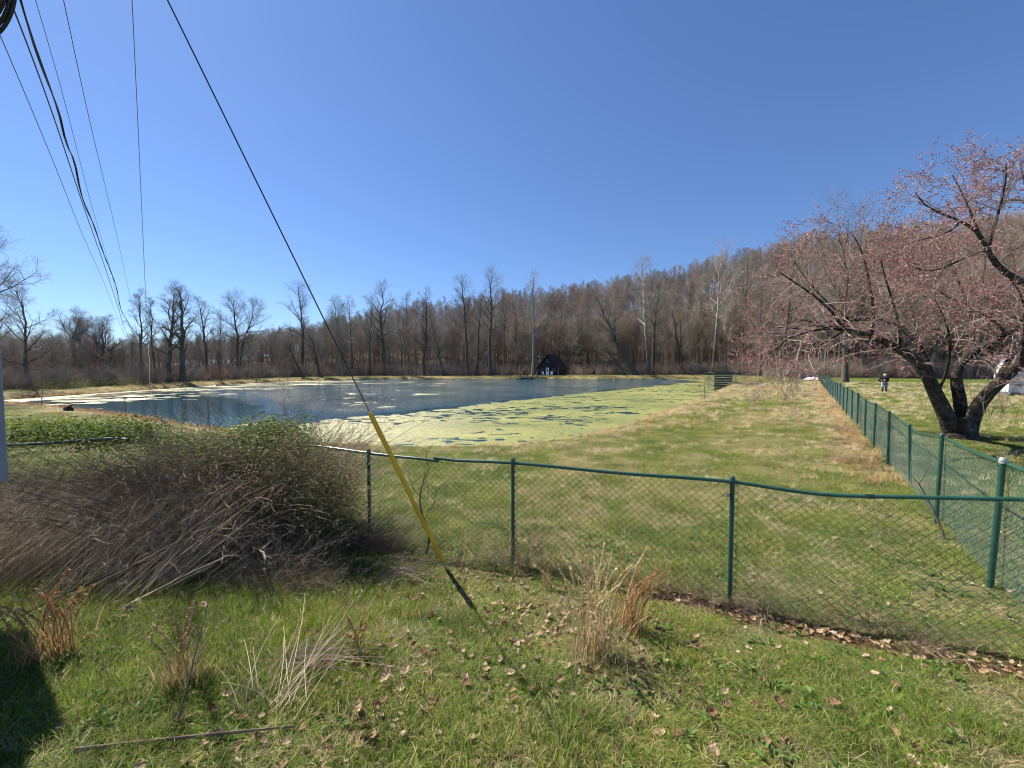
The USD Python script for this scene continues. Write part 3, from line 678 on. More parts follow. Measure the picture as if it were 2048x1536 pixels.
def grass_clump(seed, n, h, spread, width, pal, lean=0.35, seg=4, curl=0.5):
    """Blades as bent tapering strips; returns mesh and tint."""
    rng = np.random.default_rng(seed)
    root = rng.normal(0, spread, (n, 2)) if spread > 0 else rng.uniform(spread, -spread, (n, 2))
    az_ = rng.random(n) * 6.28; L = h * rng.uniform(.55, 1.1, n)
    d = norm(np.stack([np.cos(az_) * lean, np.sin(az_) * lean, np.ones(n)], 1) + rng.normal(0, .12, (n, 3)))
    hd = np.stack([np.cos(az_), np.sin(az_), 0 * az_], 1)
    p = np.zeros((n, 3)); p[:, :2] = root
    sideaz = az_ + math.pi / 2 + rng.normal(0, .6, n)
    side = np.stack([np.cos(sideaz), np.sin(sideaz), 0 * sideaz], 1)
    V = []
    w0 = width * rng.uniform(.6, 1.2, n)
    for j in range(seg + 1):
        s = j / seg
        w = w0 * (1 - s ** 1.5) * .5 + 1e-5
        if j < seg:
            V += [p - side * w[:, None], p + side * w[:, None]]
        else:
            V.append(p.copy())
        d = norm(d + hd * (curl * s) * rng.uniform(.3, 1.5, n)[:, None] - np.array([0, 0, 1.0]) * (curl * s * .9))
        p = p + d * (L / seg)[:, None]
        p[:, 2] = np.maximum(p[:, 2], 0.004)
    k = 2 * seg + 1
    v = np.stack(V, 1).reshape(-1, 3)
    f = []
    b = np.arange(n) * k
    for j in range(seg - 1):
        o = b + 2 * j
        f += [np.stack([o, o + 1, o + 3], 1), np.stack([o, o + 3, o + 2], 1)]
    o = b + 2 * (seg - 1)
    f.append(np.stack([o, o + 1, o + 2], 1))
    pal = np.asarray(pal)
    c = pal[rng.integers(0, len(pal), n)] * rng.uniform(.75, 1.25, (n, 1)) * np.array([1, 1, 1]) 
    return (v, np.concatenate(f)), np.repeat(c, k, 0)
rng = np.random.default_rng(9)
protos = [('brush_stems', brush(400 + i, 2.6, 12, 1.2, .009), [T_brown, T_grey, T_red, T_brown][i], None) for i in range(4)]
n = 3000
a = np.array([az_of(p) for p in rng.uniform(-200, 2250, n)])
r = woods_r(a) + rng.uniform(-1.5, 26, n)
x, y = r * np.sin(a), r * np.cos(a)
ok = ~((np.abs(np.arctan2(x, y) - az_of(1100)) < .05) & (r < woods_r(a) + 9))
x, y, a = x[ok], y[ok], a[ok]
sc = rng.uniform(.45, 1.5, len(x)) * np.interp(np.degrees(a), [-53, -40, -20, 50], [.7, .8, 1, 1])
scatter('undergrowth', protos, np.stack([x, y, height(x, y) - .05], 1), quats(rng.random(len(x)) * 6.28), sc, rng.integers(0, 4, len(x)), 'brown leafless brush crowding the foot of the woods', 'undergrowth', 'stuff')
# ---------------------------------------------------------------- chain link fences
M_green = mat('green_vinyl', (.009, .045, .032), .34, col2=(.016, .068, .047), scale=9, spec=.55, bump=.0015, bump_scale=60)
M_wire_glint = mat('green_vinyl_wire_glints', (.05, .12, .095), .30, col2=(.20, .29, .255), scale=14, spec=.6)  # right fence wire: silvery glints put into the colour, paler than the vinyl
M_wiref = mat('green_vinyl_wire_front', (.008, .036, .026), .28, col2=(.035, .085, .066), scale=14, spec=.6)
M_dark = mat('dark_vinyl', (.008, .022, .018), .45, spec=.4)
M_cap = mat('weathered_fitting', (.33, .36, .34), .45, col2=(.18, .22, .20), scale=30, metal=.3)
def resample(path, step):
    d = np.concatenate([[0], np.cumsum(np.linalg.norm(np.diff(path[:, :2], axis=0), axis=1))])
    s = np.arange(0, d[-1], step)
    return np.stack([np.interp(s, d, path[:, k]) for k in range(3)], 1), s, d
def chain_link(top, w=.039, dz=.037, r=.0019, side=1.0, off=.026, bottom=0.03, lift=.012, seed=1):
    """Woven wires hanging from the rail path top; side is which side of the rail they hang on."""
    rng = np.random.default_rng(seed)
    P, s, d = resample(top, w)
    T = norm(np.gradient(P[:, :2], axis=0)); N = np.stack([T[:, 1], -T[:, 0]], 1) * side
    n = len(P)
    zb = height(P[:, 0], P[:, 1]) + bottom
    J = int(np.max(P[:, 2] + lift - zb) / dz) + 1
    W = np.zeros((n, J + 1, 3))
    j = np.arange(J + 1)
    par = (j[None, :] + np.arange(n)[:, None]) % 2
    zt = P[:, 2] + lift
    hgt = (zt - zb)
    W[:, :, 2] = zt[:, None] - hgt[:, None] * (j / J)[None]
    ss = s[:, None] + w * par + 0.006 * (n2(s[:, None] + 0 * par, j[None] * dz + 0 * par, 3.0, seed) - .5)
    belly = 0.05 * (n2(s[:, None] + 0 * par, j[None] * dz + 0 * par, .9, seed + 3) - .5) * np.sin(math.pi * np.minimum(1, j / J))[None]
    o = off + .0022 * (1 - 2 * ((j[None, :] // 1 + np.arange(n)[:, None]) % 2)) + belly
    W[:, :, 0] = np.interp(ss, d, top[:, 0]) + N[:, 0:1] * o
    W[:, :, 1] = np.interp(ss, d, top[:, 1]) + N[:, 1:2] * o
    return tubes(W, np.full((n, J + 1), r), 3)
def fence_post(p, r=.024, top=.03, lean=(0, 0), sink=.15):
    z0 = H(p[0], p[1]) - sink
    b = np.array([p[0] + lean[0], p[1] + lean[1], z0]); t = np.array([p[0], p[1], p[2] + top])
    post = tube([b, b * .5 + t * .5, t], r, 12)
    cap = trimesh.creation.revolve(np.array([[r * 1.18, -.03], [r * 1.2, .0], [r * 1.0, .018], [r * .5, .03], [0.0001, .034]]), sections=12)
    cap.apply_translation(t)
    return post, (np.array(cap.vertices), np.array(cap.faces))
ff = thing('chain_link_fence', 'green chain link fence with sagging broken top rail crossing the foreground', 'fence')
FR = spline(FRONT, 260)
ix = lambda x: np.argmin(np.abs((FR[:, 0] / FR[:, 1]) - (x - 1024) / FPX))
def fr_at(x): return FR[ix(x)]
for xp in (735, 1027, 1475):
    p = fr_at(xp)
    a, b = fence_post(p, .022)
    po = obj('post', a, M_green, ff, smooth=40); obj('post_cap', b, M_green, po, smooth=True)
p = fr_at(2330); a, b = fence_post(p, .03); po = obj('post', a, M_green, ff, smooth=40); obj('post_cap', b, M_green, po, smooth=True)
p = fr_at(360) + [0, 0, .02]; a, b = fence_post(p, .024, lean=(.10, 0), top=-.02); po = tag(obj('post', a, M_dark, ff, smooth=40), 'dark leaning post stub among the vines')
p = fr_at(-60); a, b = fence_post(p, .024); obj('post', a, M_dark, ff, smooth=40)
seg1 = FR[ix(575):ix(884)].copy(); seg1[-6:, 2] -= np.linspace(0, .018, 6)
seg2 = FR[ix(868):ix(1480)].copy(); seg2[:6, 2] += np.linspace(.022, 0, 6)
seg3 = FR[ix(1470):]
obj('top_rail', tube(seg1, .0175, 10), M_green, ff, smooth=40); obj('top_rail', tube(seg2, .0185, 10), M_green, ff, smooth=40); obj('top_rail', tube(seg3, .017, 10), M_green, ff, smooth=40)
tag(obj('top_rail', tube(FR[ix(-380):ix(256)], .021, 10), M_dark, ff, smooth=40), 'dark vine covered top rail')
for i, (xa, xb) in enumerate(((575, 735), (735, 1027), (1027, 1475), (1475, 2290))):
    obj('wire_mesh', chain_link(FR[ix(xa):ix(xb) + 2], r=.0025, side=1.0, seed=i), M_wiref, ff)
tag(obj('wire_mesh', chain_link(FR[ix(-380):ix(575)], side=1.0, seed=9), M_dark, ff), 'dark wire mesh behind the thicket')
for xp in (1745, 1868, 1905):
    p = fr_at(xp); q = fr_at(xp + 8); obj('rail_tie', tube([p - (q - p) * .2, q], .021, 8), M_dark, ff, smooth=40)
for xp, dzz in ((735, .12), (1027, .16), (1455, .10), (1475, .3)):
    p = fr_at(xp) + [-.02, -.045, -dzz]
    obj('tie_wire', tube([p, p + [-.03, -.02, -.01], p + [-.055, -.015, -.035]], .004, 5), M_dark, ff)
tag(obj('wire_clip', box(*(fr_at(1455) + [0, -.035, -.13]), .035, .012, .03, bev=.004), M_cap, ff), 'small white tag hanging on the mesh')

rfence = thing('chain_link_fence', 'long green chain link fence running away beside the lawn at right', 'fence')
S = np.arange(-2.2, 60.5, 2.15)
rng = np.random.default_rng(3)
RFp = []
for k, s in enumerate(S):
    q = rf(s); z = H(q[0], q[1]) + 1.21 + rng.normal(0, .015)
    RFp.append((q[0], q[1], z))
RFp = np.array(RFp); RFp[1, 2] = at(2022, 926, 3.9)[2]; RFp[2, 2] = at(1893, 876, 5.55)[2]; RFp[3, 2] = at(1806, 852, 7.45)[2]
rail = []
for a, b in zip(RFp[:-1], RFp[1:]):
    for t in np.linspace(0, 1, 7)[:-1]:
        sag = .025 * math.sin(math.pi * t)
        rail.append(a * (1 - t) + b * t - [0, 0, sag])
rail.append(RFp[-1]); rail = np.array(rail)
rail[:, 2] -= .05 * np.exp(-((np.linspace(S[0], S[-1], len(rail)) - 3.75) / .5) ** 2)
for k, p in enumerate(RFp):
    lean = {3: (.10, .02), 1: (-.03, .03), 2: (-.03, 0)}.get(k, tuple(rng.normal(0, .02, 2)))
    r = .027 if k in (1,) else .026 if k < 5 else .026
    a, b = fence_post(p - [.03 * RFD[1] * 1, -.03 * RFD[0], 0], r, lean=lean)
    po = obj('post', a, M_green, rfence, smooth=40)
    obj('post_cap', b, M_cap if k == 1 else M_green, po, smooth=True)
obj('top_rail', tube(rail[:len(rail) // 2], .021, 10), M_green, rfence, smooth=40); obj('top_rail', tube(rail[len(rail) // 2 - 1:], .021, 8), M_green, rfence, smooth=40)
for k in range(len(RFp) - 1):
    seg = rail[k * 6:k * 6 + 7]
    far = k > 8
    obj('wire_mesh', chain_link(seg, w=.039 if not far else .05, dz=.037 if not far else .05, r=.0025 if not far else .0030, side=1.0, off=.012, seed=20 + k), M_wire_glint, rfence)

bf = thing('chain_link_fence', 'faint chain link fence crossing in front of the woods behind the pen', 'fence')
A0, A1 = np.array([rf(60.2)[0], rf(60.2)[1]]), np.array([ray(1240, 700)[0] * 101, 101.0])
nb_ = 26
bp = np.array([[*(A0 + (A1 - A0) * t), 0] for t in np.linspace(0, 1, nb_ + 1)])
bp[:, 2] = height(bp[:, 0], bp[:, 1]) + 1.3
for p in bp:
    a, b = fence_post(p, .025); obj('post', a, M_dark, bf, smooth=40)
obj('top_rail', tube(bp, .018, 6), M_dark, bf, smooth=40)
for k in range(nb_):
    obj('wire_mesh', chain_link(bp[k:k + 2], w=.10, dz=.10, r=.0028, seed=60 + k), M_dark, bf)

# ---------------------------------------------------------------- near utility pole, box, cable coil, guy wire, power lines
M_pole = bark('pole_wood', (.09, .065, .045), (.20, .155, .115), scale=8)
M_cable = mat('black_cable', (.010, .010, .012), .45, spec=.4)
M_steel = mat('galvanised', (.34, .35, .36), .45, col2=(.22, .22, .23), scale=30, metal=.7)
M_porcelain = mat('porcelain', (.30, .28, .26), .25)
POLE = np.array([-4.62, 3.13])
zg = H(*POLE)
t = thing('utility_pole', 'wooden utility pole just outside the left edge, carrying the wires', 'utility pole', (POLE[0], POLE[1], zg))
obj('pole', tube([[0, 0, -.5], [0, 0, 4], [0, 0, 9.6]], [.16, .145, .12], 14), M_pole, t, smooth=40)
ca = np.array([.72, .69, 0])
obj('crossarm', beam(np.array([0, .14, 9.1]) - ca * 1.3, np.array([0, .14, 9.1]) + ca * 1.3, .09, .12), M_pole, t)
for s in (-1.2, .4, 1.2):
    o = np.array([0, .14, 9.16]) + ca * s
    ins = trimesh.creation.revolve(np.array([[.0001, 0], [.03, 0], [.03, .03], [.055, .04], [.03, .06], [.05, .075], [.03, .1], [.0001, .11]]), sections=10); ins.apply_translation(o)
    obj('insulator', ins, M_porcelain, t, smooth=True)
M_box = mat('grey_box', (.20, .215, .235), .5, col2=(.16, .175, .195), scale=4, spec=.35)
b0, b1 = at(20, 981, 2.98), at(-130, 600, 2.98)
bx, bz0 = at(23, 981, 3.22)[0], b0[2]
t = thing('utility_box', 'tall grey metal box on the pole, cut off by the left edge', 'utility box', (bx - .21, 3.1, bz0))
obj('housing', box(0, 0, 1.0, .42, .24, 2.0, bev=.02), M_box, t)
obj('door', box(0, -.126, 1.0, .36, .016, 1.9, bev=.006), M_box, t)
obj('conduit', tube([[-.17, .05, .0], [-.17, .05, -.9]], .035, 10), M_box, t, smooth=40)
obj('bracket', box(-.1, .02, 1.3, .5, .05, .06), M_steel, t)
c = at(-88, -46, 3.25)
loops = []
rg = np.random.default_rng(8)
for k in range(6):
    th = np.linspace(0, 2 * math.pi, 49)
    R = .375 + .012 * (k % 3) + .004 * np.sin(3 * th + k)
    pl = np.stack([c[0] + R * np.cos(th), c[1] + .03 * (k - 2.5) + .01 * np.sin(2 * th + k), c[2] + (R + .04 * (k / 5)) * np.sin(th)], 1)
    loops.append(tube(pl, .0125, 8, cap=False))
tag(obj('cable_coil', joinm(loops), M_cable, smooth=True), 'black coil of spare cable hanging at the top left corner', 'cable coil')

G0, G1 = at(885, 1122, 4.2), at(335, 0, 3.53)
gd = norm(G1 - G0)
def g_at_y(y):
    lo, hi = -1.0, 12.0
    for _ in range(60):
        m = (lo + hi) / 2; q = G0 + gd * m - EYE
        yy = 768 - FPX * (q[2] * CP + q[1] * SP) / (q[1] * CP - q[2] * SP)
        lo, hi = (m, hi) if yy > y else (lo, m)
    return G0 + gd * lo
M_yellow = mat('yellow_plastic', (.62, .33, .012), .42, col2=(.50, .25, .012), scale=5, spec=.4)
top_m = g_at_y(832)
gz0 = H(G0[0] + .05, G0[1])
t = thing('guy_wire', 'black guy wire rising to the upper left with a yellow guard at its foot', 'guy wire', (G0[0], G0[1], gz0))
L = lambda p: np.asarray(p) - [G0[0], G0[1], gz0]
over = G0 + gd * ((POLE[0] + .1 - G0[0]) / gd[0])
obj('cable', tube([L(G0), L(G1), L(over)], .0062, 6), M_cable, t)
side = norm(np.cross(gd, [0, 1, 0.0])); 
gp = np.linspace(0, 1, 9)[:, None]; gpath = L(G0) * (1 - gp) + L(top_m) * gp
gpath[1:-1] += side * .004 * np.sin(np.linspace(0, 6, 7))[:, None]
obj('guard', tube(gpath, np.linspace(.021, .0255, 9), 12), M_yellow, t, smooth=40)
obj('guard_collar', tube([L(top_m - gd * .01), L(top_m + gd * .05)], [.027, .017], 10), M_yellow, t, smooth=40)
ga = G0 - gd * (G0[2] - gz0 + .1) / gd[2]
obj('anchor_rod', tube([L(G0 + gd * .05), L(ga)], .010, 8), M_steel, t, smooth=40)
obj('clamp', tube([L(G0 - gd * .03), L(G0 + gd * .06)], .019, 8), M_steel, t, smooth=40)

DF = 56.0
def wire_px(name, label, pts, zrel, r, far=None, twist=0.0):
    A = EYE + ray(*pts[0]) * (zrel / ray(*pts[0])[2]); F = at(*pts[-1], DF)
    out = []
    for x, y in pts:
        u = ray(x, y)[0]
        d = F[:2] - A[:2]
        k = (u * A[1] - A[0]) / (d[0] - u * d[1])
        D = A[1] + d[1] * k
        out.append(at(x, y, D))
    out = np.array(out); out[0], out[-1] = A, F
    ext = A + (A - out[1]) * ((A[1] - 3.3) / (out[1][1] - A[1])); ext[2] = A[2] + (A[2] - out[1][2]) * .4
    P = spline(np.vstack([ext, out]), 90)
    if twist:
        parts = []
        s = np.linspace(0, 1, 420); d = np.linspace(0, 1, len(P))
        Q = np.stack([np.interp(s, d, P[:, k]) for k in range(3)], 1)
        arc = np.concatenate([[0], np.cumsum(np.linalg.norm(np.diff(Q, axis=0), axis=1))])
        for k in range(2):
            ph = arc * 1.6 + k * math.pi
            parts.append(tube(Q + np.stack([np.cos(ph) * twist, 0 * ph, np.sin(ph) * twist], 1), r, 6))
        m = joinm(parts)
    else:
        m = tube(P, r, 5)
    return tag(obj(name, m, M_cable), label, 'power line', 'wires strung from the near pole to the far pole')
wire_px('power_line', 'leftmost thin wire, entering at the left edge below the coil', [(2, 75), (112, 337), (159.5, 456), (200, 547), (230, 622), (264, 693)], 5.6, .0065)
wire_px('power_line', 'dark wire just left of the thick wavy cable', [(27, 18), (64, 114), (112, 248), (160, 392), (200, 506), (239, 624), (272, 700)], 5.4, .0105)
wire_px('power_line', 'thick wavy twisted black cable among the thin wires', [(41, 0), (68, 89), (114, 214), (123, 246), (130, 278), (150, 328), (157, 365), (182, 437), (205, 501), (236, 590), (238, 602), (251, 636), (269, 672), (281, 703)], 4.9, .011, twist=.010)
wire_px('power_line', 'thin wire just right of the thick wavy cable', [(71, 0), (121, 173), (175.5, 383), (223, 547), (241, 633), (258, 686)], 6.8, .0055)
wire_px('power_line', 'thin wire midway between the thick cable and the rightmost wire', [(127, 0), (169, 196), (214, 387), (257.5, 583), (278, 686)], 6.8, .0065)
wire_px('power_line', 'rightmost thin wire, hanging nearly straight down the sky', [(264, 0), (273.5, 200), (282, 387), (291, 586), (297, 686)], 6.8, .0065)
fp = at(281, 700, DF); zf = H(fp[0], fp[1])
t = thing('utility_pole', 'distant dark utility pole with a crossarm, on the left far shore', 'utility pole', (fp[0], fp[1], zf))
ztop = at(281, 668, DF)[2] - zf; zarm = at(281, 688, DF)[2] - zf
obj('pole', tube([[0, 0, -.5], [0, 0, ztop]], [.16, .12], 10), M_pole, t, smooth=40)
xa, xb = at(257, 688, DF)[0] - fp[0], at(298, 688, DF)[0] - fp[0]
obj('crossarm', beam([xa, -.16, zarm], [xb, -.16, zarm], .1, .13), M_pole, t)
for xw in (258, 278, 297):
    o = [at(xw, 686, DF)[0] - fp[0], -.16, zarm + .06]
    ins = trimesh.creation.cylinder(radius=.05, height=.14, sections=8); ins.apply_translation(np.array(o) + [0, 0, .07]); obj('insulator', ins, M_porcelain, t, smooth=40)

# ---------------------------------------------------------------- cabin on the far shore, dock, chairs
M_log = mat('dark_logs', (.012, .010, .009), .8, col2=(.03, .024, .02), scale=3, stretch=(1, 1, 6))
M_roof = mat('brown_shingles', (.022, .016, .014), .85, col2=(.055, .040, .034), scale=5)
M_white = mat('white_paint', (.74, .74, .76), .5, col2=(.62, .62, .64), scale=8)
M_glass = mat('dark_glass', (.02, .035, .06), .08, spec=.6)
M_trim = mat('weathered_trim', (.12, .115, .12), .7)
D0 = 107.0
cpos = at(1096, 749, D0); cz = H(cpos[0], cpos[1])
rz = 30.0
t = thing('cabin', 'small dark steep roofed cabin with a white door on the far shore', 'cabin', (cpos[0], cpos[1], cz), -rz)
Wd, Dp, He, Ha = 6.2, 6.0, 2.3, 5.9
def gable(w, d, he, ha, y0):
    v = [(-w/2, y0, -.3), (w/2, y0, -.3), (w/2, y0, he), (0, y0, ha), (-w/2, y0, he)]
    v += [(a, y0 + d, c) for a, b, c in v]
    f = [(0, 1, 2), (0, 2, 4), (4, 2, 3), (5, 7, 6), (5, 9, 7), (9, 8, 7), (0, 5, 6), (0, 6, 1), (1, 6, 7), (1, 7, 2), (0, 4, 9), (0, 9, 5), (2, 7, 8), (2, 8, 3), (4, 3, 8), (4, 8, 9)]
    return np.array(v, float), np.array(f)
wall = obj('wall', gable(Wd, Dp, He, Ha - .1, 0), M_log, t)
for k in range(9):
    z = .14 + k * .25
    obj('log', tube([[-Wd / 2 - .12, -.02, z], [Wd / 2 + .12, -.02, z]], .125, 6), M_log, wall)
sl = math.hypot(Wd / 2, Ha - He)
for sg_ in (-1, 1):
    e = np.array([sg_ * (Wd / 2 + .5), 0, He - .5 * (Ha - He) / (Wd / 2)])
    v = np.array([[0, -.7, Ha + .1], [0, Dp + .4, Ha + .1], [e[0], Dp + .4, e[2] + .1], [e[0], -.7, e[2] + .1]])
    v = np.vstack([v, v - [0, 0, .16]])
    f = [(0, 1, 2), (0, 2, 3), (4, 6, 5), (4, 7, 6)] + [x for i in range(4) for x in ((i, i + 4, (i + 1) % 4), ((i + 1) % 4, i + 4, (i + 1) % 4 + 4))]
    ro = obj('roof', (v, np.array(f)), M_roof, t)
    for k in range(1, 9):
        s = k / 9
        q = np.array([e[0] * s, -.7, Ha + .1 + (e[2] - Ha) * s])
        obj('shingle_course', beam(q + [0, 0, .02], q + [0, Dp + 1.1, .02], .05, .035), M_roof, ro)
dr = obj('door', box(-.1, -.16, 1.1, .95, .06, 2.1, bev=.01), M_white, t)
obj('pane', box(-.1, -.20, 1.45, .5, .03, .95), M_glass, dr)
for k in (-1, 0, 1):
    obj('muntin', box(-.1, -.22, 1.45 + k * .24, .5, .02, .03), M_white, dr)
for x, z, w, h in ((-1.9, 1.45, .9, .8), (1.8, 1.45, .9, .8), (0, 3.9, .8, .7)):
    wn = obj('window', box(x, -.15, z, w + .14, .05, h + .14), M_trim, t); obj('pane', box(x, -.185, z, w, .03, h), M_glass, wn)
obj('corner_post', box(Wd / 2 + .02, -.12, 1.15, .22, .22, 2.3), M_trim, t); obj('corner_post', box(-Wd / 2 - .02, -.12, 1.15, .22, .22, 2.3), M_trim, t)
obj('porch_deck', box(-.3, -.95, .04, 2.6, 1.5, .1), M_trim, t)
def white_chair(loc, rotz, label):
    t = thing('garden_chair', label, 'chair', loc, rotz)
    obj('seat', box(0, 0, .42, .55, .5, .05, bev=.015), M_white, t); obj('backrest', box(0, .26, .78, .55, .05, .65, bev=.015), M_white, t)
    for sx in (-1, 1):
        for sy in (-1, 1):
            obj('leg', beam([sx * .24, sy * .22, 0], [sx * .24, sy * .2, .42], .05, .05), M_white, t)
        obj('armrest', box(sx * .27, 0, .64, .06, .5, .04), M_white, t)
    return t
for px_, py_, dd, lab in ((1103.5, 751, 104.6, 'white garden chair to the right of the cabin door'), (1086, 752, 104.3, 'white garden chair to the left of the cabin door')):
    p = at(px_, py_, dd); white_chair((p[0], p[1], H(p[0], p[1])), 170, lab)
M_deck = mat('dock_boards', (.50, .46, .41), .8, col2=(.34, .31, .28), scale=3, stretch=(.4, 4, 1))
M_postd = mat('dock_posts', (.04, .035, .03), .9)
d0, d1 = at(1044, 757, 97.5), at(1088, 754, 101.8)
d0[2] = d1[2] = WATER + .42
t = thing('dock', 'low wooden dock with dark posts on the far shore by the cabin', 'dock', d0)
dv = (d1 - d0)[:2]; dl = np.linalg.norm(dv); dv /= dl; dn = np.array([-dv[1], dv[0]])
for k in range(22):
    c = dv * (k + .5) * dl / 22
    obj('plank', box(c[0], c[1], 0.0, dl / 22 - .03, 1.9, .06, rz=math.atan2(dv[1], dv[0])), M_deck, t)
for s in (-.9, .9):
    obj('beam', beam([*(dn * s), -.12], [*(dv * dl + dn * s), -.12], .1, .18), M_postd, t)
for q, h in ((.03, .85), (.35, .75), (.6, .6), (.82, .9)):
    for s in (-1.0, 1.0):
        c = dv * dl * q + dn * s
        obj('post', tube([[*c, -1.2], [*c, h]], .10, 7), M_postd, t)

# ---------------------------------------------------------------- green wooden pen at the right end of the pond
M_pen = mat('green_boards', (.035, .055, .040), .75, col2=(.075, .09, .062), scale=4, stretch=(.6, .6, 5))
M_penf = mat('dark_green_frame', (.010, .035, .026), .6)
Dp_ = 50.0
pa, pb, pc, pd_ = at(1428, 776, Dp_), at(1464, 775, Dp_ + .4), at(1480, 774, Dp_ + .8), at(1505, 771, Dp_ + 4.5)
zp = min(H(pa[0], pa[1]), -.45)
t = thing('animal_pen', 'dark green slatted pen with wire run at the right end of the pond', 'pen', (pa[0], pa[1], zp))
base = np.array([pa[0], pa[1], zp])
hp = at(1428, 745, Dp_)[2] - zp
q = [np.array([*(p[:2] - base[:2]), 0]) for p in (pa, pb, pc, pd_)]
back = np.array([1.0, 3.6, 0])
cor = [q[0], q[1], q[2], q[3], q[3] + np.array([-.6, 2.4, 0]), q[0] + back]
for c in cor[:4] + [cor[4], cor[5], (q[2] + q[3]) / 2]:
    obj('post', beam([c[0], c[1], -.3], [c[0], c[1], hp], .16, .16), M_penf, t)
for a, b in zip(cor, cor[1:] + cor[:1]):
    for z in (hp - .05, .08):
        obj('frame_rail', beam(a + [0, 0, z], b + [0, 0, z], .10, .12), M_penf, t)
for k in range(8):
    z = .12 + (hp - .2) * (k + .5) / 8
    obj('slat', beam(q[0] + [0, -.06, z], q[1] + [0, -.06, z], .03, (hp - .2) / 8 - .05), M_pen, t)
    if k % 2 == 0:
        obj('slat', beam(cor[5] + [0, 0, z], q[0] + [0, 0, z], .03, (hp - .2) / 8 - .04), M_pen, t)
obj('slat', beam((q[0] + q[1]) / 2 + [0, -.09, 0.1], (q[0] + q[1]) / 2 + [0, -.09, hp], .08, .04), M_penf, t)
for z in (.15, hp * .5, hp - .15):
    obj('door_rail', beam(q[1] * .9 + q[2] * .1 + [0, -.05, z], q[1] * .1 + q[2] * .9 + [0, -.05, z], .06, .08), M_penf, t)
def net(a, b, h, n, m):
    P = []
    for i in range(n + 1):
        c = a + (b - a) * i / n; P.append([c, c + [0, 0, h / 2], c + [0, 0, h]])
    P2 = []
    for j in range(m + 1):
        z = h * j / m; P2.append([a + [0, 0, z], (a + b) / 2 + [0, 0, z], b + [0, 0, z]])
    return joinm([tubes(np.array(P), np.full((n + 1, 3), .006), 3), tubes(np.array(P2), np.full((m + 1, 3), .006), 3)])
obj('wire_panel', net(q[1], q[2], hp, 14, 16), M_penf, t); obj('wire_panel', net(q[2], q[3], hp, 40, 16), M_penf, t); obj('wire_panel', net(cor[4], cor[5], hp, 50, 16), M_penf, t)
# cut sticks beside it, tarps by the fence end
M_stick = mat('pale_stick', (.36, .31, .25), .9, col2=(.22, .18, .14), scale=9)
rg = np.random.default_rng(12)
sp = at(1505, 782, 43); sp[2] = H(sp[0], sp[1])
t = thing('stick_pile', 'heap of pale cut sticks lying on the grass beside the pen', 'stick pile', sp)
for k in range(26):
    a = rg.normal(0, .35) + .15; l = rg.uniform(.7, 1.7); c = np.array([rg.uniform(-1.6, 1.7), rg.normal(0, .5), rg.uniform(.04, .28)])
    d = np.array([math.cos(a), math.sin(a), rg.normal(0, .12)]) * l / 2
    obj('stick', tube([c - d, c + rg.normal(0, .04, 3), c + d], [.035, .03, .02], 6), M_stick, t)
def tarp(px_, py_, D, w, d, h, seed, label, m):
    p = at(px_, py_, D); z = H(p[0], p[1])
    X, Y = np.meshgrid(np.linspace(-w / 2, w / 2, 22), np.linspace(-d / 2, d / 2, 14), indexing='ij')
    Z = h * np.maximum(0, (n2(X, Y, 1.6, seed) * 1.3 - .15)) * np.clip(1.15 - np.hypot(X / (w / 2), Y / (d / 2)) ** 4, 0, 1) + .02
    i, j = np.meshgrid(np.arange(21), np.arange(13), indexing='ij'); k = (i * 14 + j).ravel()
    f = np.concatenate([np.stack([k, k + 14, k + 15], 1), np.stack([k, k + 15, k + 1], 1)])
    return tag(obj('tarp', (np.stack([X.ravel() + p[0], Y.ravel() + p[1], Z.ravel() + z], 1), f), m, smooth=True), label, 'tarp')
tarp(1627, 758, 55, 2.6, 1.6, .55, 3, 'crumpled white tarp at the far end of the right fence', M_white)
tarp(1612, 755, 57, 2.6, 1.5, 1.2, 5, 'dark blue tarp left of the white one at the fence end', mat('blue_tarp', (.02, .03, .05), .5))

# ---------------------------------------------------------------- pale shed at right
M_siding = mat('pale_siding', (.56, .57, .60), .6, col2=(.50, .51, .54), scale=2)
M_sroof = mat('grey_shed_roof', (.19, .19, .20), .7, col2=(.14, .14, .15), scale=6)
Ds = 30.5
sc_ = at(2018, 792, Ds); zs = H(sc_[0], sc_[1])
hw = at(2018, 735, Ds)[2] - zs
t = thing('shed', 'pale grey sided shed at the right edge behind the pink tree', 'shed', (sc_[0], sc_[1], zs), -38)
Wx, Wy = 6.5, 3.4
obj('foundation', box(Wx / 2, Wy / 2, .12, Wx - .05, Wy - .05, .34), M_trim, t)
wl = obj('wall', box(Wx / 2, Wy / 2, hw / 2 + .15, Wx - .06, Wy - .06, hw), M_siding, t)
nb2 = int(hw / .2)
for k in range(nb2):
    z = .3 + k * .2
    v, f = beam([0, -.0, z + .1], [Wx, -.0, z + .1], .03, .196); v[[0, 1, 4, 5], 1] -= .012
    obj('siding_board', (v, f), M_siding, wl)
    v, f = beam([0, 0, z + .1], [0, Wy, z + .1], .03, .196)
    obj('siding_board', (v - [.0, 0, 0], f), M_siding, wl)
obj('corner_trim', box(-.0, -.01, hw / 2 + .2, .1, .1, hw), M_white, t)
rid = hw + .95
v = np.array([[-.3, -.3, hw + .12], [Wx + .3, -.3, hw + .12], [Wx + .3, Wy / 2, rid + .1], [-.3, Wy / 2, rid + .1], [-.3, Wy + .3, hw + .12], [Wx + .3, Wy + .3, hw + .12]])
v = np.vstack([v, v - [0, 0, .1]])
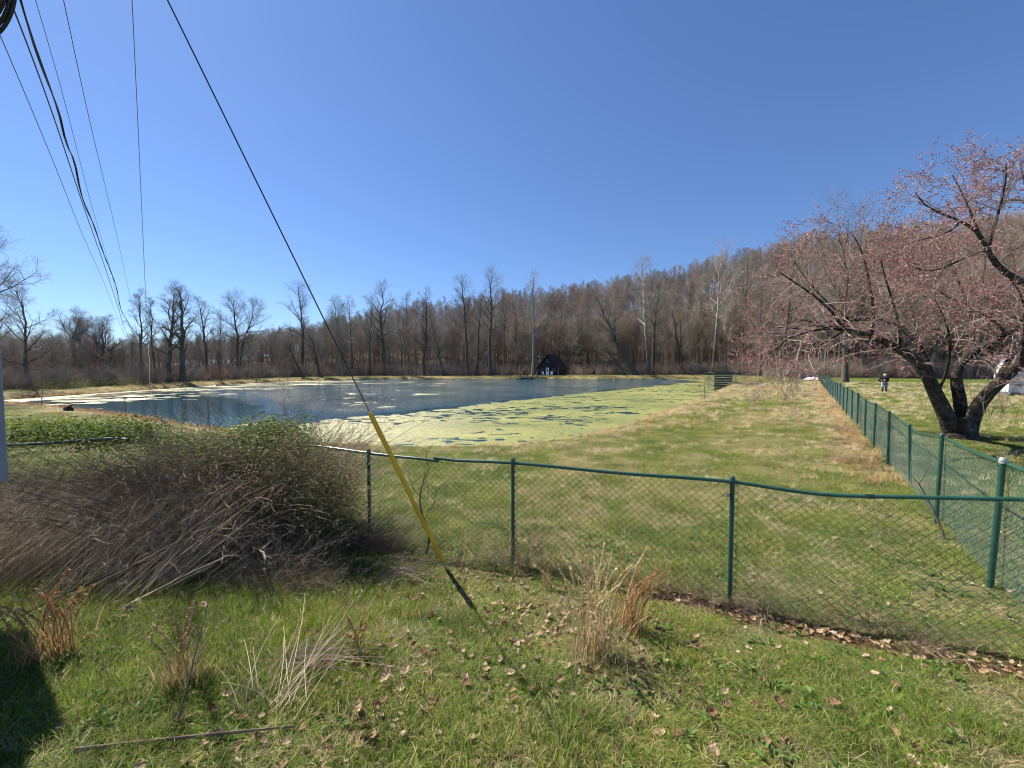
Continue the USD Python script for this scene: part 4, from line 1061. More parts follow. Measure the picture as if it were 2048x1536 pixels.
f = [(0, 1, 2), (0, 2, 3), (3, 2, 5), (3, 5, 4), (6, 8, 7), (6, 9, 8), (9, 11, 8), (9, 10, 11), (0, 6, 7), (0, 7, 1), (4, 5, 11), (4, 11, 10), (0, 3, 9), (0, 9, 6), (3, 4, 10), (3, 10, 9), (1, 7, 8), (1, 8, 2), (2, 8, 11), (2, 11, 5)]
obj('roof', (v, np.array(f)), M_sroof, t)
gv_ = np.array([[-.0, .02, hw + .1], [0, Wy - .02, hw + .1], [0, Wy / 2, rid], [.06, .02, hw + .1], [.06, Wy - .02, hw + .1], [.06, Wy / 2, rid]])
obj('gable', (gv_, np.array([(0, 2, 1), (3, 4, 5), (0, 1, 4), (0, 4, 3), (1, 2, 5), (1, 5, 4), (2, 0, 3), (2, 3, 5)])), M_siding, t)
obj('window', box(Wx * .62, -.03, hw * .6, .9, .06, .9), M_trim, t)

# ---------------------------------------------------------------- person on the lawn, seen from behind
def bone_mesh(bones, edge=.03, it=6):
    ms = []
    for (a, ra), (b, rb) in bones:
        pts = []
        for c, r in ((a, ra), (b, rb)):
            s = trimesh.creation.icosphere(2, 1.0).vertices
            pts.append(s * np.broadcast_to(r, 3) + np.asarray(c, float))
        ms.append(manifold3d.Manifold.hull_points(np.vstack(pts)))
    m = manifold3d.Manifold.batch_boolean(ms, manifold3d.OpType.Add).refine_to_length(edge)
    mm = m.to_mesh(); tm = trimesh.Trimesh(np.array(mm.vert_properties[:, :3]), np.array(mm.tri_verts), process=True)
    trimesh.smoothing.filter_taubin(tm, iterations=it)
    return tm
# figure faces +y (away from the camera); x to the right
J = dict(hipL=(-.09, 0, .84), hipR=(.09, 0, .84), kneeL=(-.10, .03, .46), kneeR=(.11, .02, .46), ankL=(-.11, -.01, .09), ankR=(.13, 0, .09), pel=(0, 0, .90), waist=(0, 0, 1.02), chest=(0, .0, 1.22), neck=(0, .02, 1.36), head=(.01, .04, 1.50),
         shL=(-.175, 0, 1.30), shR=(.175, .0, 1.30), elL=(-.34, -.04, 1.07), wrL=(-.20, .12, .93), elR=(.22, .08, 1.06), wrR=(.15, .26, 1.02))
def hand(w, d, up):
    w, d, up = map(lambda v: np.asarray(v, float), (w, d, up)); d = norm(d); s = norm(np.cross(d, up)); out = [((w, .028), (w + d * .07, (.034)))]
    for k, l in enumerate((.062, .072, .067, .05)):
        b = w + d * .075 + s * (.027 - .018 * k); out += [((b, .0095), (b + d * l * .55 + up * -.008, .009)), ((b + d * l * .55 + up * -.008, .009), (b + d * l + up * -.03, .0075))]
    b = w + d * .02 + s * .028; out.append(((b, .012), (b + d * .04 + s * .03, .009)))
    return out
body = [((J['pel'], .125), (J['chest'], .14)), ((J['chest'], .13), (J['neck'], .06)), ((J['neck'], .055), (J['head'], .06)), ((J['head'], (.078, .095, .10)), ((.01, .05, 1.54), (.078, .09, .085))), ((.01, .12, 1.47), .03) and (((.01, .10, 1.47), .04), ((.01, .13, 1.455), .02)),
        (((.01, .13, 1.50), .014), ((.01, .155, 1.48), .012)), (((-.075, .04, 1.50), .018), ((-.085, .035, 1.49), .016)), (((.095, .04, 1.50), .018), ((.105, .035, 1.49), .016)),
        ((J['shL'], .055), (J['elL'], .042)), ((J['elL'], .042), (J['wrL'], .028)), ((J['shR'], .055), (J['elR'], .042)), ((J['elR'], .042), (J['wrR'], .028)), ((J['chest'], .11), (J['shL'], .06)), ((J['chest'], .11), (J['shR'], .06))]
for sd in 'LR':
    body += [((J['pel'], .11), (J['hip' + sd], .095)), ((J['hip' + sd], .095), (J['knee' + sd], .062)), ((J['knee' + sd], .06), (J['ank' + sd], .04)), ((J['ank' + sd], .042), (np.array(J['ank' + sd]) + [0, .14, -.045], .035))]
body += hand(J['wrL'], np.array([.6, .35, -.35]), np.array([0, 0, 1.0])) + hand(J['wrR'], np.array([-.3, .8, .1]), np.array([0, 0, 1.0]))
top_ = [((J['waist'], (.155, .125, .12)), (J['chest'], (.17, .135, .14))), ((J['chest'], .145), (J['neck'], .075)), ((J['chest'], .125), (J['shL'], .078)), ((J['chest'], .125), (J['shR'], .078)), ((J['shL'], .075), (J['elL'], .06)), ((J['elL'], .06), (np.array(J['wrL']) * .75 + np.array(J['elL']) * .25, .045)),
        ((J['shR'], .075), (J['elR'], .06)), ((J['elR'], .06), (np.array(J['wrR']) * .75 + np.array(J['elR']) * .25, .045)), (((0, 0, .96), (.165, .135, .05)), (J['waist'], (.155, .125, .1)))]
pants, boots = [], []
for sd in 'LR':
    kn, an, hp_ = np.array(J['knee' + sd]), np.array(J['ank' + sd]), np.array(J['hip' + sd])
    pants += [((J['pel'], (.15, .13, .08)), (hp_, .115)), ((hp_, .115), (kn, .08)), ((kn, .08), (kn * .85 + an * .15, .075))]
    boots += [((kn * .8 + an * .2, .07), (an, .055)), ((an, .055), (an + [0, .15, -.045], .045)), ((an + [0, -.04, -.04], .045), (an + [0, .15, -.045], .042))]
pp = at(1768, 791, 32.0); zz = H(pp[0], pp[1])
t = thing('person', 'person in black top, pale jeans and dark boots, standing with hand on hip', 'person', (pp[0], pp[1], zz), -40)
M_skin = mat('skin', (.45, .27, .19), .55)
bo = obj('body', bone_mesh(body, .025), M_skin, t, smooth=True)
obj('top', bone_mesh(top_, .035), mat('black_cloth', (.008, .008, .009), .9), bo, smooth=True)
obj('jeans', bone_mesh(pants, .035), mat('pale_jeans', (.08, .11, .15), .9, col2=(.15, .18, .21), scale=7), bo, smooth=True)
obj('boot', bone_mesh(boots[:3], .03), mat('dark_boots', (.012, .012, .014), .6), bo, smooth=True); obj('boot', bone_mesh(boots[3:], .03), '/World/Looks/dark_boots', bo, smooth=True)
M_cap2 = mat('cream_cap', (.62, .55, .42), .8)
obj('cap', bone_mesh([(((.01, .035, 1.555), (.088, .105, .065)), ((.01, .04, 1.59), (.06, .075, .03))), (((.01, .13, 1.55), (.07, .03, .012)), ((.01, .19, 1.535), (.05, .02, .01)))], .025), M_cap2, bo, smooth=True)
obj('hair', bone_mesh([(((.01, -.02, 1.50), (.082, .06, .075)), ((.01, -.01, 1.43), (.06, .045, .03)))], .03), mat('fair_hair', (.40, .33, .22), .8), bo, smooth=True)
obj('white_cloth', bone_mesh([(((-.16, -.06, .88), (.05, .05, .06)), ((-.15, -.07, .68), (.035, .03, .04))), (((-.14, -.08, .62), (.05, .04, .03)), ((-.05, -.09, .60), (.06, .03, .03)))], .03), M_white, bo, smooth=True)
# ---------------------------------------------------------------- pink budded tree at right
B_pink = bark('bark_lichen', (.022, .019, .017), (.085, .076, .066), scale=7)
nodes_l = {'geo': ('geometry', {}), 'n': ('noise_texture', {'scale': 5.5, 'detail': 6.0, 'roughness': 0.7}), 'r': ('rgb_ramp', {'ramp': [(0.34, (.014, .012, .010)), (0.54, (.042, .036, .031)), (0.64, (.07, .062, .053)), (0.72, (.26, .25, .21))]}),
           'nb': ('noise_texture', {'scale': 16.0, 'detail': 5.0}), 'b': ('bump', {'strength': 1.0, 'distance': 0.05}), 'p': ('principled_bsdf', {'roughness': 0.95, 'specular_ior_level': 0.15})}
B_pink = usdkit.material(stage, '/World/Looks/bark_lichen2', nodes_l, [('geo.position', 'n.vector'), ('geo.position', 'nb.vector'), ('n.fac', 'r.fac'), ('r.color', 'p.base_color'), ('nb.fac', 'b.height'), ('b.normal', 'p.normal')], surface='p.BSDF')
T_pink = twig_mat('twig_pink', (.13, .10, .085), (.28, .235, .205))
M_bud = tint_mat('pink_buds', rough=.6, translucent=.25)
DT = 12.3
tb = at(1918, 882, DT); tz = H(tb[0], tb[1])
def limb(pts, r0, r1, n=16):
    """pts: (x, y, depth offset) in the photograph."""
    P = np.array([at(x, y, DT + d) for x, y, d in pts]) - [tb[0], tb[1], tz]
    P = spline(P, n); s = np.linspace(0, 1, n)
    return P, r0 + (r1 - r0) * s ** .8
big = [limb([(1905, 890, .1), (1898, 845, .0), (1872, 790, -.1), (1846, 738, -.3), (1800, 700, -.6), (1742, 673, -.9), (1690, 660, -1.1), (1630, 652, -1.3)], .30, .045),
       limb([(1900, 850, .2), (1872, 782, .4), (1852, 725, .7), (1836, 690, 1.0), (1812, 662, 1.3), (1770, 642, 1.6), (1700, 640, 2.0), (1600, 640, 2.4)], .17, .035),
       limb([(1925, 890, .2), (1922, 840, .2), (1918, 790, .2), (1912, 750, .3), (1928, 718, .3), (1966, 694, .2), (2012, 668, .0), (2060, 630, -.2), (2120, 580, -.5)], .24, .085),
       limb([(1935, 890, 0), (1945, 835, -.1), (1965, 800, -.3), (2000, 764, -.6), (2040, 728, -.9), (2090, 685, -1.2), (2160, 630, -1.5)], .28, .10),
       limb([(1930, 716, .3), (1940, 688, .5), (1946, 660, .8), (1936, 610, 1.0), (1915, 560, 1.3), (1900, 520, 1.5)], .10, .03),
       limb([(1985, 778, -.4), (2008, 738, -.2), (2030, 702, .1), (2060, 660, .4)], .12, .05),
       limb([(2150, 620, -.6), (2095, 590, -.8), (2048, 566, -1.0), (2002, 538, -1.1), (1976, 502, -1.2), (1958, 468, -1.3), (1920, 442, -1.4), (1866, 420, -1.5), (1830, 385, -1.6)], .17, .012),
       limb([(2120, 585, -.5), (2085, 500, -.4), (2062, 420, -.3), (2048, 360, -.2), (2040, 325, -.1)], .12, .012)]
med = [limb([(1742, 673, -.9), (1746, 620, -1.2), (1738, 560, -1.5), (1722, 500, -1.8), (1705, 470, -2.0)], .05, .014),
       limb([(1690, 660, -1.1), (1650, 610, -1.4), (1605, 575, -1.8), (1560, 545, -2.2)], .05, .014),
       limb([(1655, 655, -1.2), (1600, 668, -1.6), (1560, 690, -2.0), (1530, 735, -2.3)], .05, .012),
       limb([(1690, 660, -1.1), (1640, 690, -.6), (1600, 720, -.3), (1575, 755, 0)], .04, .012),
       limb([(1800, 700, -.6), (1795, 640, -1.2), (1775, 570, -1.8), (1762, 520, -2.2)], .05, .014),
       limb([(1700, 640, 2.0), (1650, 600, 2.4), (1600, 540, 2.8), (1575, 500, 3.0)], .04, .014),
       limb([(1700, 640, 2.0), (1630, 660, 2.6), (1560, 655, 3.0), (1500, 670, 3.4)], .04, .014),
       limb([(1836, 690, 1.0), (1822, 620, 1.6), (1810, 560, 2.2), (1815, 500, 2.6)], .05, .014),
       limb([(1976, 502, -1.2), (1992, 440, -1.4), (2008, 380, -1.6), (2012, 330, -1.7)], .05, .012),
       limb([(1958, 468, -1.3), (1930, 400, -1.0), (1905, 350, -.8)], .04, .012),
       limb([(1976, 502, -1.2), (1920, 520, -1.8), (1870, 540, -2.2), (1820, 530, -2.6)], .05, .012),
       limb([(1920, 442, -1.4), (1880, 470, -1.8), (1840, 480, -2.0), (1795, 500, -2.3)], .035, .012),
       limb([(1936, 610, 1.0), (1890, 590, 1.4), (1850, 560, 1.8), (1820, 530, 2.0)], .05, .012),
       limb([(1966, 694, .2), (1985, 620, .8), (1990, 560, 1.2), (1985, 520, 1.5)], .05, .014),
       limb([(2040, 728, -.9), (2050, 660, -1.3), (2045, 600, -1.6), (2020, 560, -1.9)], .06, .014),
       limb([(1872, 790, -.1), (1900, 700, -.8), (1890, 640, -1.3), (1870, 600, -1.7)], .05, .012),
       limb([(2012, 668, .0), (1985, 640, -.6), (1945, 620, -1.2), (1905, 615, -1.8)], .05, .012),
       limb([(2062, 420, -.3), (2020, 400, .2), (1980, 410, .6), (1940, 425, 1.0)], .05, .012)]
rng = np.random.default_rng(42)
t = thing('budding_tree', 'old many limbed tree with pink buds and a black trunk behind the right fence', 'tree', (tb[0], tb[1], tz))
fl = tubes(np.array([[[.0, .0, -.3], [.0, 0, .05], [-.02, 0, .35], [-.04, 0, .7]]]), np.array([[.55, .45, .37, .29]]), 14)
big = [(P, R * .84) for P, R in big]
trunk_parts = [tubes(P[None], R[None], 10) for P, R in big] + [fl] + [tubes(P[None], R[None], 6) for P, R in med]
obj('trunk', joinm(trunk_parts), B_pink, t, smooth=True)
BP, BR = np.array([spline(np.column_stack([P, R]), 16) for P, R in big + med])[:, :, :3], np.array([spline(np.column_stack([P, R]), 16) for P, R in big + med])[:, :, 3]
e1, er1 = sprout(rng, BP, BR, 12, .38, 1.0, (30, 75), lambda t: 1.35 + 0 * t, 7, .5, .03, .16, .3, rmin=.007, rmax=.022, droop=.06)
e2, er2 = sprout(rng, e1, er1, 7, .12, 1.0, (25, 65), lambda t: .62 * (1.1 - .4 * t), 5, .6, .02, .16, .4, rmin=.0042, droop=.07)
e3, er3 = sprout(rng, e2, er2, 4, .15, 1.0, (25, 70), lambda t: .26 + 0 * t, 3, .6, .02, .14, .5, rmin=.003, droop=.05)
obj('crown', joinm([tubes(e1, er1, 4), tubes(e2, er2, 3), tubes(e3, er3, 3)]), T_pink, t)
# buds along the twigs: small pointed lozenges
def lozenges(P, n, size, seed, pal, along=None):
    rng = np.random.default_rng(seed)
    i = rng.integers(0, len(P), n); tt = rng.random(n)
    p, tan, _ = interp_path(P, np.zeros(P.shape[:2]), i, tt)
    d = norm(tan * .5 + rng.normal(0, .7, (n, 3))); l = size * rng.uniform(.6, 1.5, n); w = l * rng.uniform(.3, .5, n)
    ref = norm(rng.normal(0, 1, (n, 3))); u = norm(np.cross(d, ref)); v = np.cross(d, u)
    a = p; b = p + d * l[:, None]; m = p + d * (l * .5)[:, None]
    V = np.stack([a, m + u * w[:, None] * .6, m - u * w[:, None] * .3 + v * w[:, None] * .52, m - u * w[:, None] * .3 - v * w[:, None] * .52, b], 1).reshape(-1, 3)
    o = np.arange(n) * 5
    F = np.concatenate([np.stack([o + a_, o + b_, o + c_], 1) for a_, b_, c_ in ((0, 2, 1), (0, 3, 2), (0, 1, 3), (4, 1, 2), (4, 2, 3), (4, 3, 1))])
    c = np.asarray(pal)[rng.integers(0, len(pal), n)] * rng.uniform(.7, 1.25, (n, 1))
    return (V, F), np.repeat(c, 5, 0)
PINK = [(.42, .14, .155), (.34, .10, .115), (.48, .23, .23), (.26, .10, .09), (.46, .30, .28)]
m3, c3 = lozenges(e3, 36000, .041, 7, PINK); m2, c2 = lozenges(e2, 11000, .041, 8, PINK)
tag(obj('buds', joinm([m3, m2]), M_bud, t, tint=np.vstack([c3, c2])), kind='stuff')
# upright suckers in the crotch
P = np.zeros((26, 6, 3)); R = np.full((26, 6), .006)
P[:, 0] = np.array([.5, -.2, .75]) + rng.normal(0, .22, (26, 3)) * [1, 1, .3]
d = norm(np.array([0, 0, 1.0]) + rng.normal(0, .22, (26, 3)))
for j in range(1, 6):
    d = norm(d + rng.normal(0, .1, (26, 3))); P[:, j] = P[:, j - 1] + d * .22; R[:, j] = .006 - .0008 * j
l2, r2 = sprout(rng, P, R, 5, .2, 1, (20, 60), lambda t: .35 + 0 * t, 4, .7, .06, .15, .4, rmin=.003)
obj('suckers', joinm([tubes(P, R, 4), tubes(l2, r2, 3)]), T_pink, t)

# drooping dead limb near the pen, and thin saplings around the water
def sapling(px_, py_, y_top, label, seed, r=.02, spread=.5, D=None, m=None, name='sapling'):
    p = on_z(px_, py_, -.62) if D is None else at(px_, py_, D)
    D = p[1]; z = H(p[0], p[1]); h = at(px_, y_top, D)[2] - z
    tr, cr = bare_tree(seed, h, r, clear=.2, spread=spread, ang=((50, 25), (30, 20)), counts=(11, 5, 3, 1), up=.1, twig=.0055)
    t = thing(name, label, 'sapling', (p[0], p[1], z)); obj('trunk', tr, m or B_dark, t); obj('crown', cr, m or T_brown, t)
for a in ((573, 872, 772, 'bushy leafless sapling on the near shore behind the thicket', 801, .03, .62), (420, 862, 795, 'thin bare sapling at the water, left of the bushy one', 802, .02, .42), (396, 858, 800, 'thin bare sapling at the water, second left of the bushy one', 803, .016, .35),
          (367, 856, 795, 'dark forked sapling at the water edge beside the scattered mats', 804, .02, .35), (252, 838, 790, 'lone thin sapling left of the orange grass at the water', 805, .02, .3), (84, 816, 772, 'short brown stem at the water near the left edge', 806, .03, .15),
          (1408, 812, 752, 'small bare sapling in the mats left of the wooden pen', 807, .03, .45), (1556, 786, 748, 'pale twiggy sapling on the grass right of the stick heap', 808, .04, .7)):
    sapling(*a)
bx_ = on_z(1555, 766, .05); P = []
t = thing('dead_branch', 'pale drooping dead branches at the far end of the grass', 'dead branch', (bx_[0], bx_[1], H(bx_[0], bx_[1])))
P, R = [], []
for k in range(16):
    a = rng.uniform(-.9, .9); l = rng.uniform(1.8, 3.6); p0 = np.array([rng.normal(0, .5) + 1.2, rng.normal(0, .6), rng.uniform(1.0, 2.2)])
    d = norm(np.array([-1.0, rng.normal(0, .4), -.15 + rng.normal(0, .2)])); pth = [p0]
    for j in range(6):
        d = norm(d + [0, 0, -.13] + rng.normal(0, .08, 3)); pth.append(np.maximum(pth[-1] + d * l / 6, [-99, -99, .03]))
    P.append(pth); R.append(np.linspace(.045, .012, 7))
P, R = np.array(P), np.array(R); l2, r2 = sprout(rng, P, R, 7, .2, 1, (20, 60), lambda t: .8 + 0 * t, 4, .7, -.02, .12, .4, rmin=.009)
obj('limb', tubes(P, R, 5), T_grey, t); obj('twigs', tubes(l2, r2, 3), T_grey, t)
# dark stump by the left arm
sp = on_z(137, 826, -.6); t = thing('stump', 'dark rotten stump at the water edge on the left', 'stump', (sp[0], sp[1], H(sp[0], sp[1])))
st_ = trimesh.creation.icosphere(3, 1.0); v = st_.vertices * [.24, .2, .24]; v = v * (1 + .5 * (meshkit.fbm(v * 4 + 9, 3)[:, None] - .5)); v[:, 2] += .08
obj('trunk', (v, st_.faces), mat('rotten_wood', (.012, .010, .008), .9), t, smooth=True); obj('branch', tube([[.05, 0, .2], [.2, .0, .36], [.3, .05, .4]], [.06, .04, .02], 7), '/World/Looks/rotten_wood', t, smooth=True)

# ---------------------------------------------------------------- thicket and vines over the front fence at left
M_cane = tint_mat('canes', rough=.75, spec=.2)
M_leaf = tint_mat('green_leaves', rough=.62, translucent=.38, spec=.22)
def cane_clump(seed, n, h, lean=(0, 0), pal=((.155, .112, .074), (.12, .086, .058), (.24, .185, .125), (.085, .063, .045)), r=.0042, twigs=7, tl=.24, arch=.16, spread=.28, straight=.0, third=True):
    rng = np.random.default_rng(seed)
    k = 9
    P = np.zeros((n, k, 3)); R = np.zeros((n, k))
    P[:, 0, :2] = rng.normal(0, spread, (n, 2))
    a = rng.random(n) * 6.28; L = h * rng.uniform(.6, 1.5, n)
    out = np.stack([np.cos(a), np.sin(a), 0 * a], 1)
    d = norm(out * rng.uniform(.1, .7, n)[:, None] + np.array([lean[0], lean[1], 1.0]))
    for j in range(k):
        R[:, j] = r * (1 - .72 * j / (k - 1))
        if j:
            d = norm(d + out * arch * (1 - straight) + np.array([0, 0, -arch * .75 * j / k]) * (1 - straight) + rng.normal(0, .09 * (1 - .7 * straight), (n, 3)))
            P[:, j] = P[:, j - 1] + d * (L / (k - 1))[:, None]
    P[:, :, 2] = np.maximum(P[:, :, 2], .01)
    parts = [tubes(P, R, 3)]; pal = np.asarray(pal)
    c0 = pal[rng.integers(0, len(pal), n)] * rng.uniform(.7, 1.3, (n, 1)); cols = [np.repeat(c0, k * 3, 0)]
    if twigs:
        l2, r2 = sprout(rng, P, R, twigs, .15, 1, (25, 75), lambda t: tl * (1.15 - .5 * t), 4, .75, -.01, .22, .4, rmin=.0019)
        parts.append(tubes(l2, r2, 3)); c1 = np.repeat(c0, twigs, 0) * rng.uniform(.8, 1.4, (n * twigs, 1)); cols.append(np.repeat(c1, 12, 0))
        if not third: return joinm(parts), np.vstack(cols)
        l3, r3 = sprout(rng, l2, r2, 2, .2, 1, (30, 80), lambda t: tl * .45 + 0 * t, 3, .8, 0, .2, .5, rmin=.0012)
        parts.append(tubes(l3, r3, 3)); cols.append(np.repeat(np.repeat(c1, 2, 0) * 1.1, 9, 0))
    return joinm(parts), np.vstack(cols)
def leaf_clump(seed, n, size, spread, pal, flat=.3):
    rng = np.random.default_rng(seed)
    p = rng.normal(0, 1, (n, 3)) * spread
    d = norm(rng.normal(0, 1, (n, 3)) * [1, 1, flat] + [0, 0, .1]); up = norm(rng.normal(0, .5, (n, 3)) + [0, 0, 1.0]); s = norm(np.cross(d, up)); nn = np.cross(s, d)
    l = size * rng.uniform(.55, 1.35, n)[:, None]; w = l * rng.uniform(.38, .6, (n, 1)) * .5
    V = np.stack([p, p + d * l * .35 + s * w + nn * l * .10, p + d * l * .35 - s * w + nn * l * .10, p + d * l * .72 + s * w * .8 + nn * l * .08, p + d * l * .72 - s * w * .8 + nn * l * .08, p + d * l - nn * l * .05, p + d * l * .45, p + d * l * .72], 1)
    o = np.arange(n) * 8
    F = np.concatenate([np.stack([o + a, o + b, o + c], 1) for a, b, c in ((0, 1, 6), (0, 6, 2), (1, 3, 7), (1, 7, 6), (6, 7, 4), (6, 4, 2), (3, 5, 7), (7, 5, 4))])
    pal = np.asarray(pal); c = pal[rng.integers(0, len(pal), n)] * rng.uniform(.65, 1.35, (n, 1))
    return (V.reshape(-1, 3), F), np.repeat(c, 8, 0)
LEAF = [(.11, .165, .022), (.08, .125, .018), (.15, .195, .032), (.06, .09, .018)]
LEAFD = [(.085, .11, .03), (.07, .095, .028), (.12, .14, .045), (.15, .115, .06), (.18, .135, .08)]
rng = np.random.default_rng(21)
pr, kinds = [], []
for i in range(4):
    m, c = cane_clump(500 + i, 40, 1.2, lean=(.12, 0), arch=.10, third=False); pr.append(('briar_stems', m, M_cane, c))
for i in range(2):
    m, c = cane_clump(510 + i, 34, 1.2, lean=(.85, .15), twigs=1, tl=.16, straight=.93, pal=((.42, .34, .24), (.32, .25, .18), (.19, .145, .105), (.50, .43, .32), (.13, .10, .075)), r=.0030, arch=.1); pr.append(('dry_stems', m, M_cane, c))
for i in range(2):
    m, c = cane_clump(520 + i, 12, 1.35, lean=(.1, 0), arch=.2, twigs=5, tl=.3, r=.0085, third=True, pal=((.10, .07, .05), (.17, .13, .095), (.30, .25, .19), (.075, .055, .042))); pr.append(('woody_canes', m, M_cane, c))
# where it grows: (photo x along the fence, depth in front of the fence, height factor)
pos, idx, scl, yaw = [], [], [], []
def put(px_, dd, s, i, a=None, dz=-.04, hz=None):
    f = fr_at(px_); x, y = f[0] * (f[1] - dd) / f[1], f[1] - dd
    pos.append((x, y, H(x, y) + dz)); idx.append(i); scl.append(s); yaw.append(rng.random() * 6.28 if a is None else a)
HTOP = lambda x: np.interp(x, [-350, 0, 130, 250, 330, 420, 500, 560, 620, 680, 760], [1.0, .98, .98, 1.02, 1.1, 1.22, 1.5, 1.6, 1.3, .7, .35])
for k in range(115):
    x = rng.uniform(-330, 330) if k < 40 else rng.uniform(330, 535); put(x, rng.uniform(-.25, .55), HTOP(x) * rng.uniform(.65, .92), int(rng.integers(0, 4)))
for k in range(70):
    x = rng.uniform(380, 548); put(x, abs(rng.normal(0, .42)), HTOP(x) * rng.uniform(.55, .88), int(rng.integers(0, 4)))
for k in range(70):
    x = rng.uniform(-300, 560); dd = rng.uniform(.4, 1.75); put(x, dd, HTOP(x) * rng.uniform(.45, .72) * (1.1 - .3 * dd), int(rng.integers(0, 4)))
for k in range(80):
    x = rng.uniform(-330, 380); dd = rng.uniform(.3, 2.0); put(x, dd, rng.uniform(.5, .95) * (1.12 - .22 * dd), 4 + int(rng.integers(0, 2)), a=rng.normal(0, .25))
for k in range(46):
    x = rng.uniform(-200, 330); put(x, rng.uniform(.8, 2.3), rng.uniform(.55, .9), 4 + int(rng.integers(0, 2)), a=rng.normal(0, .3))
for k in range(46):
    x = rng.uniform(-330, 560); put(x, rng.uniform(-.1, 1.3), HTOP(x) * rng.uniform(.5, .8), 6 + int(rng.integers(0, 2)))
for k in range(64):
    x = rng.uniform(-300, 660); put(x, rng.uniform(.8, 2.0), rng.uniform(.22, .45), int(rng.integers(0, 4)))
for k in range(26):
    x = rng.uniform(600, 800); put(x, rng.normal(.05, .15), rng.uniform(.2, .4), int(rng.integers(0, 4)))
for k in range(36):
    x = rng.uniform(900, 2050); put(x, rng.normal(.06, .08), rng.uniform(.12, .24), int(rng.integers(0, 4)))
scatter('bramble_thicket', pr, np.array(pos), quats(np.array(yaw)), np.array(scl), idx, 'tangled brown leafless brambles and leaning dry stems smothering the fence at left', 'brambles', 'stuff')
# leaves among it
pr = []
for i in range(3):
    m, c = leaf_clump(600 + i, 80, .042, (.17, .17, .12), LEAF); pr.append(('vine_leaves', m, M_leaf, c))
for i in range(2):
    m, c = leaf_clump(610 + i, 64, .027, (.17, .17, .15), LEAFD); pr.append(('bramble_leaves', m, M_leaf, c))
pos, idx, scl, yaw = [], [], [], []
for k in range(520):          # bright vine along the top
    x = rng.choice([rng.uniform(-330, 330), rng.uniform(20, 330), rng.uniform(330, 600), rng.uniform(480, 600)])
    top_ = np.interp(x, [-330, 20, 100, 200, 260, 330, 380, 420, 480, 540, 580, 620], [850, 862, 858, 862, 856, 868, 893, 880, 866, 852, 862, 890])
    f = fr_at(x); back = x < 320; D = f[1] + (rng.uniform(.15, .6) if back else rng.normal(.05, .16)); y_ = top_ + abs(rng.normal(0, 9 if back else 18)) + (0 if back else 8)
    p = at(x, y_, D); pos.append(p); idx.append(int(rng.integers(0, 3))); scl.append(rng.uniform(.6, 1.15)); yaw.append(rng.random() * 6.28)
for k in range(90):
    x = rng.uniform(-300, 420); f = fr_at(x); D = f[1] + rng.uniform(-.5, .3); p = at(x, rng.uniform(880, 1010), D)
    if p[2] > H(p[0], p[1]) + .05: pos.append(p); idx.append(int(rng.integers(0, 3))); scl.append(rng.uniform(.4, .8)); yaw.append(rng.random() * 6.28)
for k in range(760):
    x = rng.uniform(310, 690); f = fr_at(x); D = f[1] - rng.uniform(.0, 1.0); y_ = rng.uniform(np.interp(x, [330, 540, 640, 700], [900, 870, 900, 980]), 1060); p = at(x, y_, D)
    if p[2] > H(p[0], p[1]) + .03: pos.append(p); idx.append(3 + int(rng.integers(0, 2))); scl.append(rng.uniform(.6, 1.2)); yaw.append(rng.random() * 6.28)
scatter('evergreen_vine', pr, np.array(pos), quats(np.array(yaw)), np.array(scl), idx, 'bright green leafy vine spread along the top of the thicket', 'vine', 'stuff')

# single thin plants along the fence
def weeds(name, label, cat, px_, dd, h, n, seed, lean=(0, 0), **kw):
    f = fr_at(px_); x, y = f[0] * (f[1] - dd) / f[1], f[1] - dd
    t = thing(name, label, cat, (x, y, H(x, y) - .02))
    m, c = cane_clump(seed, n, h, lean, **kw)
    obj('stems', m, M_cane, t, tint=c)
    return t
weeds('briar', 'thin brown briar stems climbing the middle fence post', 'briar', 1035, .12, .85, 34, 701, (.05, 0), twigs=7, tl=.2, spread=.13, r=.003)
weeds('briar', 'wiry briar between the yellow guard and the middle post', 'briar', 960, .15, .62, 16, 702, (-.05, 0), twigs=5, tl=.2, spread=.12, r=.0028)
weeds('briar', 'sparse twiggy weeds just right of the third fence post', 'briar', 1530, .08, .55, 20, 703, (0, 0), twigs=6, tl=.15, spread=.16, r=.0022)
weeds('briar', 'small brown weeds at the foot of the fence under the sagging rail', 'briar', 1800, .08, .34, 34, 704, (0, 0), twigs=6, tl=.12, spread=.15, r=.002)
weeds('briar', 'low weeds left of the third fence post', 'briar', 1400, .1, .36, 22, 705, (0, 0), twigs=6, tl=.12, spread=.16, r=.002)
weeds('briar', 'long arching briars hanging through the fence right of the thicket', 'briar', 700, .1, 1.15, 20, 706, (.5, -.1), twigs=5, tl=.25, spread=.15, r=.0034)
f = fr_at(848); x, y = f[0], f[1] - .05; z = H(x, y)
t = thing('vine_stem', 'single twisted dark vine climbing the fence behind the yellow guard', 'vine', (x, y, z))
zz_ = np.linspace(0, 1.05, 16); obj('stem', tube(np.stack([.05 * np.sin(zz_ * 7) - .03 * zz_, .02 * np.cos(zz_ * 9), zz_], 1), np.linspace(.016, .006, 16), 7), B_dark, t, smooth=True)
P = np.array([[[0, 0, .5], [.1, 0, .62], [.14, .01, .8], [.3, .0, .95]], [[0, 0, .7], [-.12, 0, .8], [-.2, 0, .98], [-.18, 0, 1.12]], [[0, 0, .9], [.05, 0, 1.1], [.02, 0, 1.25], [.1, 0, 1.4]]]); obj('twigs', tubes(P, np.tile([.006, .005, .004, .002], (3, 1)), 4), B_dark, t)
p = at(1868, 1060, 4.4); t = thing('dead_branch', 'dark bare branch leaning against the near end of the right fence', 'dead branch', (0, 0, 0))
